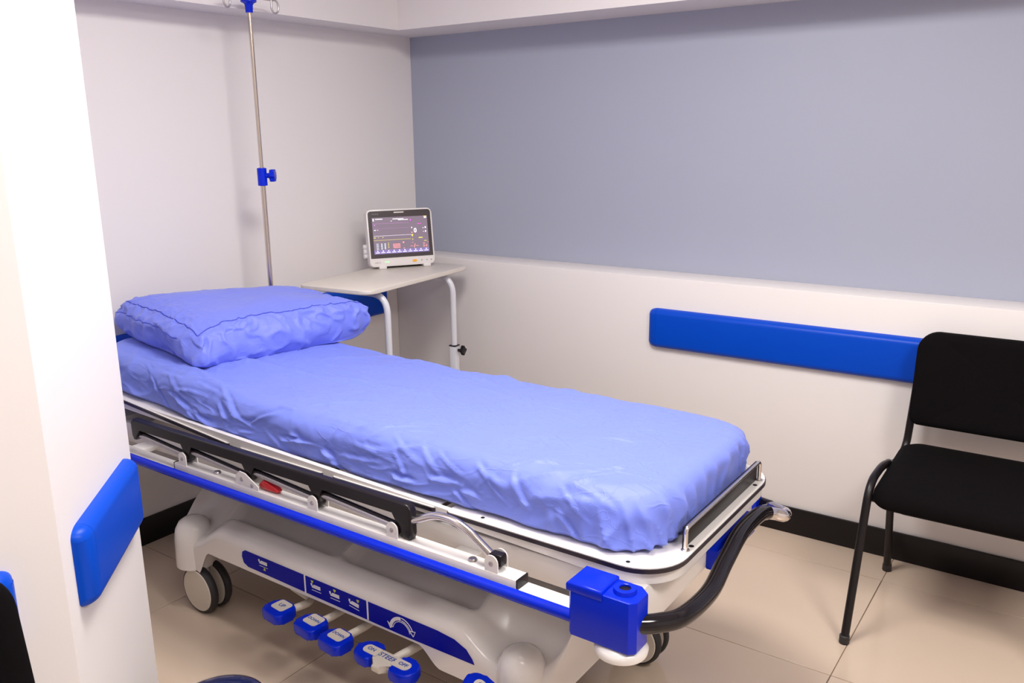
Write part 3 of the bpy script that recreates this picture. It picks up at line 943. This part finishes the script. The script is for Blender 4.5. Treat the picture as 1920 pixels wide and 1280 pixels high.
    for k in range(64):      # near side: loose diagonal creases
        xx = rnd.uniform(0.35, 1.9); yy = ylo + rnd.uniform(-0.07, 0.05)
        an = rnd.choice([rnd.uniform(0.3, 0.9), rnd.uniform(-0.9, -0.25), rnd.uniform(-0.15, 0.15)])
        ln = rnd.uniform(0.06, 0.22)
        h += crease((xx, yy), (xx + ln * math.cos(an), yy + ln * math.sin(an)), rnd.uniform(0.0025, 0.0065), rnd.uniform(0.003, 0.0075), rnd.uniform(-0.010, 0.010))
    for k in range(90):      # top: finer creases
        xx = rnd.uniform(0.5, 2.0); yy = rnd.uniform(ylo + 0.06, yc + hw - 0.03)
        an = rnd.uniform(-0.7, 0.7); ln = rnd.uniform(0.05, 0.20)
        h += crease((xx, yy), (xx + ln * math.cos(an), yy + ln * math.sin(an)), rnd.uniform(0.0016, 0.004), rnd.uniform(0.0010, 0.0030), rnd.uniform(-0.015, 0.015))
    # pleats fanning round the foot corners
    for cyy, sg in ((yc - hw + cr, -1), (yc + hw - cr, 1)):
        ctr = np.array([x1 - cr, cyy])
        v = U - ctr; th = np.arctan2(v[:, 1] * sg, v[:, 0])
        rad = np.linalg.norm(v, axis=1)
        cm = sstep(-0.45, 0.15, th) * sstep(2.25, 1.45, th) * sstep(0.085, 0.150, rad)
        wv = np.sin(th * 8.5 + 2.6 * pn(np.column_stack([th * 2.1, rad * 6, np.full(len(th), 3.0 + sg)])))
        wv = 1.0 - 2.0 * np.abs(wv) ** 0.55
        h += cm * 0.0052 * wv
    # gathers along the foot end (elastic)
    ft = sstep(x1 - 0.035, x1 + 0.03, U[:, 0])
    g = np.sin(U[:, 1] * 120 + 4.5 * pn(np.column_stack([U[:, 1] * 9, U[:, 0] * 5, np.full(len(U), 8.0)])))
    h += ft * 0.0044 * (1.0 - 2.0 * np.abs(np.sin(U[:, 1] * 55 + 2.6 * pn(np.column_stack([U[:, 1] * 8, U[:, 0] * 4, np.full(len(U), 8.0)])))) ** 0.6)
    # fade at the lower hem on near side so that the cloth lies on the deck edge
    P = P + Nv * (h * 1.0)[:, None]
    P[:, 2] = np.maximum(P[:, 2], zb)
    # hem slightly uneven, tucked over the deck edge
    hem = 0.010 * pn(np.column_stack([per * 7, np.zeros(len(per)), np.full(len(per), 2.0)]))
    P[:, 2] += np.clip(hem, 0, 1) * sstep(0.9, 1.0, K)
    # the cloth hangs a little lower and wider on the near side
    P[:, 2] += np.array([rise(v) for v in P[:, 0]]) * (1 - 0.0 * low)
    R = len(rows)
    bm = new()
    V = [bm.verts.new(p) for p in P]
    for i in range(R - 1):
        o0, o1 = i * N, (i + 1) * N
        for j in range(N):
            k = (j + 1) % N
            bm.faces.new((V[o0 + j], V[o1 + j], V[o1 + k], V[o0 + k]))
    bm.faces.new([V[(R - 1) * N + j] for j in range(N)])
    bmesh.ops.remove_doubles(bm, verts=V[:N * 2], dist=0.0004)
    return bm
o = obj('fitted_sheet', build_sheet(), 'sheet', None, smooth=0, loc=(1.12, -1.374, 0.604))
o.data.shade_smooth()
tag(o, 'crumpled blue disposable fitted sheet covering the mattress on the stretcher', 'sheet')

# ================================================================== PILLOW
def build_pillow():
    C1 = np.array([0.570, -1.625]); C2 = np.array([0.685, -0.985]); C3 = np.array([0.315, -0.985]); C4 = np.array([0.015, -1.580])
    n = 150
    g = np.linspace(-1, 1, n)
    # denser towards rim
    g = np.sign(g) * (1 - (1 - np.abs(g)) ** 1.25)
    Ux, Vy = np.meshgrid(g, g, indexing='ij')      # u: head(-1) .. foot(+1); v: near(-1) .. far(+1)
    u, v = Ux.ravel(), Vy.ravel()
    a = (u + 1) / 2; b = (v + 1) / 2
    # sides pulled in between the corners
    pin_u = 1 - 0.05 * (1 - v * v) * 1.0; pin_v = 1 - 0.045 * (1 - u * u)
    au = ((u * pin_v * 0 + u * (1 - 0.05 * (1 - v ** 2)) + 1) / 2); bv = ((v * (1 - 0.04 * (1 - u ** 2)) + 1) / 2)
    rc = 1 - 0.055 * (np.abs(u) ** 7) * (np.abs(v) ** 7) - 0.02 * (np.abs(u) ** 3) * (np.abs(v) ** 3)
    au = 0.5 + (au - 0.5) * rc; bv = 0.5 + (bv - 0.5) * rc
    XYp = (1 - au)[:, None] * ((1 - bv)[:, None] * C4 + bv[:, None] * C3) + au[:, None] * ((1 - bv)[:, None] * C1 + bv[:, None] * C2)
    t = ((1 - np.abs(u) ** 4.2) * (1 - np.abs(v) ** 5.5)).clip(0, 1) ** 0.46
    ztopm = 0.721 + 0.008 + np.array([rise(x) for x in XYp[:, 0]])
    rim = ztopm + 0.050 + 0.016 * np.maximum(v, 0) ** 2 * np.maximum(u, 0) - 0.030 * np.maximum(-v, 0) ** 3 * np.maximum(u, 0) ** 2
    Q = np.column_stack([u * 1.0, v * 1.4, np.zeros(len(u))])
    lump = 0.007 * pn(Q * 1.7 + 5) * t
    edge = sstep(0.55, 0.95, np.maximum(np.abs(u), np.abs(v)))
    puck = np.zeros(len(u))
    for sc, amp, sd in ((5, 0.0085, 1), (9, 0.005, 2), (17, 0.0022, 3)):
        nn = pn(Q * sc + sd * 7.7); puck += amp * (np.exp(-(nn / 0.16) ** 2) - 0.25)
    top = rim + (0.092 + 0.010 * np.maximum(-u, 0)) * t + lump + 0.55 * puck * edge * np.minimum(1, t * 2.0) + 0.06 * puck
    # crease folds over the front edge
    for c, wd, amp in ((-0.42, 0.05, 0.010), (-0.12, 0.035, 0.009), (0.10, 0.03, 0.008), (0.36, 0.05, 0.011), (0.68, 0.04, 0.008)):
        vv = v - c - 0.25 * (1 - u) * math.copysign(1, c)
        top += amp * (np.exp(-(vv / wd) ** 2) - 0.7 * np.exp(-((vv - 1.6 * wd) / wd) ** 2)) * sstep(0.80, 0.90, u) * sstep(1.0, 0.95, u)
    bot = np.maximum(rim - 0.085 * t, ztopm + 0.0006) + 0.0
    # crumpled faces: push the standing sides in and out
    face = np.maximum(sstep(0.83, 0.93, np.abs(u)), sstep(0.925, 0.97, np.abs(v)))
    fdir = np.where((np.abs(u) >= np.abs(v))[:, None], np.sign(u)[:, None] * ((C1 + C2) - (C3 + C4)) / np.linalg.norm((C1 + C2) - (C3 + C4)), np.sign(v)[:, None] * ((C2 + C3) - (C1 + C4)) / np.linalg.norm((C2 + C3) - (C1 + C4)))
    corner = sstep(0.88, 0.99, np.abs(u)) * sstep(0.88, 0.99, np.abs(v))
    def crumple(zz):
        D3 = np.column_stack([XYp * 8.0, zz * 11.0])
        d1 = pn(D3 + 3.0); d2 = pn(D3 * 2.1 + 11.0)
        crum = 0.017 * (np.abs(d1) ** 0.8 * np.sign(d1)) + 0.007 * (np.exp(-(d2 / 0.15) ** 2) - 0.3)
        return XYp + fdir * (crum * face * (1 - corner))[:, None]
    XYt = crumple(top)
    up_ = np.column_stack([XYt, top]); dn = np.column_stack([crumple(bot), np.minimum(bot, top - 0.0005)])
    bm = new()
    Vt = [bm.verts.new(p) for p in up_]
    rimi = lambda i, j: i in (0, n - 1) or j in (0, n - 1)
    Vb = [Vt[i * n + j] if rimi(i, j) else bm.verts.new(dn[i * n + j]) for i in range(n) for j in range(n)]
    for i in range(n - 1):
        for j in range(n - 1):
            bm.faces.new((Vt[i * n + j], Vt[(i + 1) * n + j], Vt[(i + 1) * n + j + 1], Vt[i * n + j + 1]))
            bm.faces.new((Vb[i * n + j], Vb[i * n + j + 1], Vb[(i + 1) * n + j + 1], Vb[(i + 1) * n + j]))
    G = up_.reshape(n, n, 3)
    def at(uu, vv):
        i = int(np.argmin(np.abs(g - uu))); j = int(np.argmin(np.abs(g - vv)))
        return Vector(G[i, j])
    return bm, at
bm, at = build_pillow()
pil = tag(obj('pillow', bm, 'pillow', None, smooth=0, loc=(0.40, -1.30, 0.73)), 'plump pillow in a blue disposable case at the head of the bed', 'pillow')
pil.data.shade_smooth()
def seam(pts, r=0.0016):
    bm = new()
    P = [at(a, b) for a, b in pts]
    Q = [P[0]]
    for p in P[1:]:
        if (p - Q[-1]).length > 0.004: Q.append(p)
    tube(bm, [p + Vector((0, 0, 0.0004)) for p in Q], r, 6)
    obj('seam', bm, 'seam', pil, smooth=60)
su, sv = 0.80, -0.90
seam([(su, v) for v in np.linspace(sv, 0.93, 140)])
seam([(u, sv) for u in np.linspace(-0.95, su, 90)])
seam([(u, -0.985) for u in np.linspace(-0.95, 0.55, 90)], 0.0013)

# ================================================================== IV POLE
px_, py_ = 0.217, -1.056
iv = thing('iv_pole', 'tall thin stainless drip pole with blue clamp and hooks behind the pillow', 'drip pole', (px_, py_, 0.46))
bm = new(); tube(bm, [(px_, py_, 0.47), (px_, py_, 1.274)], 0.0088, 16)
obj('lower_tube', bm, 'pole', iv)
bm = new(); tube(bm, [(px_, py_, 1.25), (px_, py_, 1.835)], 0.0068, 16)
obj('upper_tube', bm, 'pole', iv)
bm = new(); lathe(bm, [(0.0095, 1.246), (0.0165, 1.248), (0.0165, 1.308), (0.0090, 1.310)], (px_, py_, 0), 'Z', 24)
cl = obj('clamp_collar', bm, 'blue_plastic', iv)
kd = Vector((0.80, 0.60, 0)).normalized()
bm = new()
tube(bm, [Vector((px_, py_, 1.282)) + kd * 0.012, Vector((px_, py_, 1.282)) + kd * 0.03], 0.009, 12)
pts = []
lobes = [( (0.0205 + 0.0035 * math.cos(6 * a)) , a) for a in [2 * math.pi * k / 48 for k in range(48)]]
side_ = Vector((-kd.y, kd.x, 0))
f = lambda a, b, h: Vector((px_, py_, 1.282)) + kd * h + side_ * a + Vector((0, 0, b))
prism(bm, [(r * math.cos(a), r * math.sin(a)) for r, a in lobes], f, 0.028, 0.046, bev=0.003)
obj('clamp_knob', bm, 'blue_plastic', cl, smooth=50)
bm = new(); lathe(bm, [(0.0075, 1.824), (0.0120, 1.824), (0.0135, 1.848), (0.0165, 1.853), (0.0265, 1.858), (0.0265, 1.866), (0.012, 1.874), (0.001, 1.876)], (px_, py_, 0), 'Z', 24)
hub = obj('hook_hub', bm, 'blue_plastic', iv, smooth=50)
for s in (-1, 1):
    dv = Vector((0.18, s * 1.0, 0)).normalized() if s > 0 else Vector((0.12, -1.0, 0)).normalized()
    o0 = Vector((px_, py_, 1.872))
    pth = [o0 + dv * 0.012, o0 + dv * 0.095]
    for k in range(0, 13):
        a = math.pi / 2 - 2 * math.pi * 0.80 * k / 12
        pth.append(o0 + dv * (0.098 + 0.014 * math.cos(a)) + Vector((0, 0, -0.021 + 0.021 * math.sin(a))))
    pth.append(pth[-1] + Vector((0, 0, 0.02)))
    bm = new(); tube(bm, smooth_path(pth, 3), 0.0033, 8)
    obj('hook', bm, 'steel', hub, smooth=60)

# ================================================================== OVERBED TABLE
TZ = 0.874
tr = thing('overbed_table', 'cream overbed table on bent pale grey tubes beside the bed in the corner', 'table', (0.347, -0.575, 0), math.radians(6.0), local=True)
bm = new()
prism(bm, rrect(-0.172, 0.172, -0.345, 0.345, 0.045, 8), XY, TZ - 0.016, TZ, bev=0.003, seg=2)
obj('table_top', bm, 'table_top', tr, smooth=50)
for yy in (-0.242, 0.203):
    bm = new()
    tube(bm, fillet_path([(-0.13, yy, TZ - 0.028), (0.174, yy, TZ - 0.028), (0.174, yy, 0.50)], 0.075, 10), 0.0125, 16)
    obj('bent_tube', bm, 'table_leg', tr, smooth=60)
    bm = new(); box(bm, 0.159, 0.189, yy - 0.015, yy + 0.015, 0.055, 0.555, bev=0.003)
    sl = obj('lower_post', bm, 'table_leg', tr)
    bm = new(); box(bm, 0.157, 0.191, yy - 0.017, yy + 0.017, 0.5535, 0.558, bev=0.001)
    obj('post_collar', bm, 'black_plastic', sl)
    bm = new()
    tube(bm, [(0.188, yy + 0.004, 0.535), (0.205, yy + 0.010, 0.535)], 0.006, 10)
    lob = [(0.0165 * (1 + 0.30 * math.cos(4 * a)) , a) for a in [2 * math.pi * k / 40 for k in range(40)]]
    prism(bm, [(r * math.cos(a), r * math.sin(a)) for r, a in lob], lambda a, b, h: Vector((0.203 + h, yy + 0.010 + a, 0.535 + b)), 0.0, 0.014, bev=0.002)
    obj('clamp_knob', bm, 'black_plastic', sl, smooth=50)
    bm = new(); box(bm, -0.165, 0.235, yy - 0.02, yy + 0.02, 0.060, 0.085, bev=0.005)
    obj('floor_runner', bm, 'table_leg', tr)
    for xx in (-0.14, 0.21):
        bm = new()
        lathe(bm, [(0.018, yy - 0.010), (0.025, yy - 0.007), (0.025, yy + 0.007), (0.018, yy + 0.010)], (xx, 0, 0.025), 'Y', 18)
        box(bm, xx - 0.008, xx + 0.008, yy - 0.016, yy + 0.016, 0.045, 0.062)
        obj('castor', bm, 'black_rubber', tr)
bm = new(); box(bm, 0.161, 0.187, -0.235, 0.195, 0.30, 0.33, bev=0.003)
obj('cross_bar', bm, 'table_leg', tr)

# ================================================================== PATIENT MONITOR
mo = thing('patient_monitor', 'white patient monitor with lit screen standing on the overbed table', 'monitor', (0.278, -0.408, TZ), math.radians(-32.0 + 90 - 90), local=True)
# local frame: y runs along the front to the viewer's right, +x faces the viewer; screen leans back
LEAN = math.radians(9)
def mp(a, b, h):        # a: right, b: up along the face, h: outwards
    return Vector((h * math.cos(LEAN) - b * math.sin(LEAN), a, b * math.cos(LEAN) + h * math.sin(LEAN) + 0.010))
MW, MH = 0.281, 0.236
bm = new(); prism(bm, rrect(-MW / 2, MW / 2, 0, MH, 0.018, 8), mp, -0.042, 0.0, bev=0.004, seg=3)
prism(bm, rrect(-MW / 2 + 0.02, MW / 2 - 0.02, 0.004, MH - 0.03, 0.02, 6), mp, -0.085, -0.038, bev=0.012, seg=3)
body = obj('case', bm, 'mon_white', mo, smooth=50)
bm = new(); prism(bm, rrect(-MW / 2 + 0.006, MW / 2 - 0.006, 0.035, MH - 0.006, (0.001, 0.001, 0.013, 0.013), 6), mp, -0.001, 0.0012)
bz = obj('bezel', bm, 'bezel', mo)
SX0, SX1, SY0, SY1 = -0.119, 0.119, 0.052, 0.203
bm = new(); prism(bm, rrect(SX0, SX1, SY0, SY1, 0.0), mp, 0.001, 0.0018)
sc = obj('screen', bm, 'screen', mo)
def scr(name, m, rects, h=0.0021):
    bm = new()
    for a0, a1, b0, b1 in rects:
        prism(bm, [(a0, b0), (a1, b0), (a1, b1), (a0, b1)], mp, 0.0017, h)
    obj(name, bm, m, sc, smooth=0)
W_, H_ = SX1 - SX0, SY1 - SY0
def fr(a0, a1, b0, b1):    # fractions from the screen's top left
    return (SX0 + W_ * a0, SX0 + W_ * a1, SY1 - H_ * b1, SY1 - H_ * b0)
scr('screen_footer', 'screen_bar', [fr(0, 1, 0.915, 1.0), fr(0, 0.99, 0.89, 0.915)], 0.0020)
rn = random.Random(3)
def words(a0, a1, b0, b1, seed=0):
    r_ = random.Random(seed); out = []; x = a0
    while x < a1:
        w_ = r_.uniform(0.006, 0.016); out.append(fr(x, min(a1, x + w_), b0, b1)); x += w_ + 0.004
    return out
wt = words(0.06, 0.19, 0.035, 0.055, 1) + words(0.37, 0.57, 0.045, 0.065, 2) + words(0.47, 0.65, 0.075, 0.092, 3) + [fr(0.015, 0.035, 0.03, 0.06), fr(0.015, 0.035, 0.07, 0.095), fr(0.335, 0.352, 0.10, 0.115), fr(0.945, 0.985, 0.03, 0.065)]
wt += [fr(0.025, 0.055, 0.335, 0.350), fr(0.08, 0.10, 0.335, 0.345)]
for k in range(10):
    c = 0.06 + 0.098 * k
    wt += [fr(c - 0.010, c + 0.010, 0.905, 0.930)] + words(c - 0.036, c + 0.036, 0.952, 0.970, 20 + k)
wt += [fr(0.695, 0.715, 0.295, 0.31), fr(0.70, 0.71, 0.315, 0.335), fr(0.905, 0.92, 0.325, 0.345), fr(0.905, 0.925, 0.435, 0.445)]
scr('white_readout', 'px_white', wt)
scr('white_trace', 'px_white', [fr(0.01, 0.68, 0.501, 0.506)])
scr('purple_trace', 'px_purple', [fr(0.01, 0.66, 0.165, 0.170), fr(0.01, 0.66, 0.330 - 0.03, 0.303), fr(0.03, 0.05, 0.19, 0.22)])
scr('yellow_trace', 'px_yellow', [fr(0.005, 0.68, 0.618, 0.624)])
scr('yellow_readout', 'px_yellow', words(0.01, 0.045, 0.54, 0.56, 5) + [fr(0.085, 0.10, 0.54, 0.553), fr(0.165, 0.18, 0.54, 0.557), fr(0.69, 0.72, 0.50, 0.535), fr(0.70, 0.712, 0.54, 0.56), fr(0.935, 0.985, 0.005, 0.02), fr(0.705, 0.712, 0.615, 0.66)] + words(0.82, 0.895, 0.588, 0.615, 6) + words(0.915, 0.965, 0.685, 0.70, 7) + [fr(0.255, 0.27, 0.70 + 0.04 * k, 0.717 + 0.04 * k) for k in range(4)])
scr('magenta_readout', 'px_magenta', words(0.815, 0.885, 0.205, 0.225, 8) + [fr(0.68, 0.70, 0.075, 0.12)])
scr('salmon_readout', 'px_red', [fr(0.345 + 0.022 * a, 0.361 + 0.022 * a, 0.735 + 0.033 * b, 0.755 + 0.033 * b) for a in range(6) for b in range(4)] + [fr(0.52, 0.55, 0.69, 0.715), fr(0.53, 0.54, 0.715, 0.735), fr(0.53, 0.545, 0.855, 0.878), fr(0.69, 0.715, 0.435, 0.46), fr(0.69, 0.715, 0.72, 0.73), fr(0.655, 0.71, 0.815, 0.825), fr(0.755, 0.81, 0.815, 0.825), fr(0.89, 0.93, 0.755, 0.77), fr(0.975, 0.995, 0.725, 0.735)])
scr('cyan_readout', 'px_cyan', [fr(c, c + 0.022, 0.715 + 0.034 * k, 0.732 + 0.034 * k) for c in (0.13, 0.19) for k in range(5)] + [fr(0.045, 0.085, 0.715 + 0.037 * k, 0.725 + 0.037 * k) for k in range(5)])
def mtext(s, size, m, a, b, parent=sc, bold=0.0, h=0.0021):
    text(s, size, m, parent, mp(a, b, h), mp(1, 0, 0) - mp(0, 0, 0), mp(0, 1, 0) - mp(0, 0, 0), bold=bold)
q = fr(0.765, 0.765, 0.40, 0.40); mtext('0', 0.026, 'px_white', q[0], q[2], bold=0.0003)
q = fr(0.735, 0.735, 0.82, 0.82); mtext('/', 0.022, 'px_red', q[0], q[2], bold=0.0005)
q = fr(0.93, 0.93, 0.825, 0.825); mtext('(--)', 0.013, 'px_red', q[0], q[2], bold=0.0003)
q = fr(0.955, 0.955, 0.325, 0.325); mtext('0', 0.010, 'px_white', q[0], q[2], bold=0.0004)
q = fr(0.955, 0.955, 0.435, 0.435); mtext('0', 0.010, 'px_white', q[0], q[2], bold=0.0004)
mtext('mindray', 0.0085, 'ink_grey', -0.103, MH - 0.018, parent=bz, h=0.0013)
mtext('uMEC12', 0.0072, 'ink_grey', -0.108, 0.0165, parent=body, h=0.0004)
bm = new(); prism(bm, rrect(-0.024, 0.020, MH - 0.0165, MH - 0.0115, 0.0024, 4), mp, 0.001, 0.0016)
obj('alarm_light', bm, 'steel', mo)
bm = new(); prism(bm, rrect(0.042, 0.061, 0.012, 0.022, 0.0045, 5), mp, -0.001, 0.0014)
obj('orange_key', bm, 'orange', mo)
for a in (0.082, 0.105, 0.124):
    bm = new(); prism(bm, rrect(a - 0.002, a + 0.002, 0.015, 0.020, 0.001, 3), mp, -0.001, 0.0008)
    obj('key', bm, 'ink_grey', mo)
bm = new(); prism(bm, rrect(-0.078, -0.058, 0.0155, 0.0215, 0.002, 3), mp, -0.001, 0.0006)
obj('power_light', bm, 'green_led', mo)
for a in (-0.088, 0.104):
    bm = new(); box(bm, -0.075, 0.006, a - 0.016, a + 0.016, 0.0, 0.014, bev=0.003)
    obj('foot', bm, 'mon_white', mo)
bm = new()
for k, (b, rr) in enumerate(((0.086, 0.011), (0.066, 0.012), (0.047, 0.011))):
    c0 = mp(-MW / 2 + 0.004, b, -0.050)
    tube(bm, [c0, c0 + Vector((0, -0.014, 0)), c0 + Vector((0, -0.017, 0))], [rr, rr, rr * 0.7], 14)
obj('side_connector', bm, 'clear', mo)

# ================================================================== CHAIRS
def make_chair(label, loc, rz):
    """faces local -y; width along x; origin on the floor below the seat centre"""
    t = thing('visitor_chair', label, 'chair', loc, rz, 'black visitor chairs', local=True)
    W = 0.258
    # seat cushion
    bm = new()
    out = rrect(-0.250, 0.250, -0.215, 0.205, (0.05, 0.05, 0.05, 0.05), 8)
    rings = []
    prof = [(0.90, 0.398), (0.97, 0.400), (0.995, 0.408), (1.0, 0.420), (0.992, 0.434), (0.965, 0.446), (0.90, 0.456), (0.75, 0.462), (0.5, 0.465), (0.2, 0.466)]
    for f_, z in prof:
        rings.append([bm.verts.new((a * f_, b * f_, z + 0.012 * (b / 0.2 > 0.0) * (b * f_ / 0.2) - 0.010 * max(0, -b * f_ / 0.215) ** 3)) for a, b in out])
    for A, B in zip(rings, rings[1:]):
        for k in range(len(out)): bm.faces.new((A[k], A[(k + 1) % len(out)], B[(k + 1) % len(out)], B[k]))
    bm.faces.new(rings[0][::-1]); bm.faces.new(rings[-1])
    obj('seat', bm, 'fabric', t, smooth=60)
    bm = new(); prism(bm, rrect(-0.222, 0.222, -0.200, 0.195, 0.06, 6), XY, 0.386, 0.401, bev=0.003)
    obj('seat_pan', bm, 'black_plastic', t)
    # backrest: cushion bowed and leaning, with rounded upper corners
    bm = new()
    nx, nz = 28, 18
    out = rrect(-0.235, 0.235, 0.0, 0.285, (0.03, 0.03, 0.055, 0.055), 8)
    def bk(a, b, h):
        lean = 0.16
        y = 0.185 + 0.026 - 0.030 * (a / 0.235) ** 2 + b * lean + h
        return Vector((a, y, 0.528 + b))
    n = len(out)
    cA, cB = 0.0, 0.1425
    prof = [(0.86, -0.026), (0.95, -0.0235), (0.988, -0.016), (1.0, -0.004), (1.0, 0.008), (0.985, 0.018), (0.95, 0.021)]
    fine = [(0.2, -0.029), (0.5, -0.0285), (0.7, -0.0278)]
    rings = []
    for f_, h in fine + prof + [(0.5, 0.022), (0.2, 0.022)]:
        rings.append([bm.verts.new(bk(a * f_, cB + (b - cB) * f_, h)) for a, b in out])
    for A, B in zip(rings, rings[1:]):
        for k in range(n): bm.faces.new((A[k], A[(k + 1) % n], B[(k + 1) % n], B[k]))
    bm.faces.new(rings[0]); bm.faces.new(rings[-1][::-1])
    obj('backrest', bm, 'fabric', t, smooth=60)
    for s in (-1, 1):
        x = s * W
        # front leg bending back under the seat side, then up to the backrest
        bm = new()
        tube(bm, fillet_path([(x * 1.03, -0.290, 0.012), (x, -0.182, 0.452), (x * 0.99, -0.03, 0.458), (x * 0.97, 0.14, 0.405), (x * 0.93, 0.222, 0.43), (x * 0.88, 0.262, 0.74)], 0.06, 8), 0.0115, 14)
        obj('leg', bm, 'chair_steel', t, smooth=60)
        bm = new()
        tube(bm, fillet_path([(x * 1.0, 0.215, 0.012), (x * 0.995, 0.135, 0.36), (x * 0.985, 0.04, 0.44)], 0.06, 6), 0.0115, 14)
        obj('leg', bm, 'chair_steel', t, smooth=60)
        for lx_, ly_ in ((x * 1.03, -0.290), (x * 1.0, 0.215)):
            bm = new(); lathe(bm, [(0.0125, 0.0), (0.0145, 0.003), (0.0140, 0.024), (0.0118, 0.026)], (lx_, ly_, 0), 'Z', 14)
            obj('foot_cap', bm, 'black_rubber', t)
    bm = new()
    for yy in (-0.165, 0.13): tube(bm, [(-W, yy, 0.400), (W, yy, 0.400)], 0.010, 10)
    obj('cross_tube', bm, 'chair_steel', t, smooth=60)
    bm = new(); box(bm, -0.20, 0.20, 0.222, 0.236, 0.517, 0.537, bev=0.002)
    obj('back_bracket', bm, 'steel', t)
    return t
make_chair('black upholstered visitor chair against the white wall below the blue rail', (2.492, -0.473, 0), 0.0)
make_chair('black upholstered chair cropped at the left edge beside the partition', (1.668, -2.795, 0), math.radians(90))

# ================================================================== BIN AT THE BOTTOM EDGE
bn = thing('pedal_bin', 'glossy navy rounded bin top peeking in at the bottom edge', 'bin', (1.325, -2.165, 0))
bm = new(); lathe(bm, [(0.085, 0.0), (0.088, 0.004), (0.094, 0.26), (0.088, 0.262)], (1.325, -2.165, 0), 'Z', 36)
obj('bucket', bm, 'navy', bn, smooth=50)
bm = new(); lathe(bm, [(0.092, 0.258), (0.101, 0.260), (0.102, 0.276), (0.096, 0.290), (0.075, 0.302), (0.04, 0.309), (0.001, 0.311)], (1.325, -2.165, 0), 'Z', 40)
obj('lid', bm, 'navy', bn, smooth=50)
bm = new(); box(bm, 1.375, 1.43, -2.145, -2.115, 0.004, 0.018, bev=0.004, mtx=None)
obj('pedal', bm, 'black_plastic', bn)
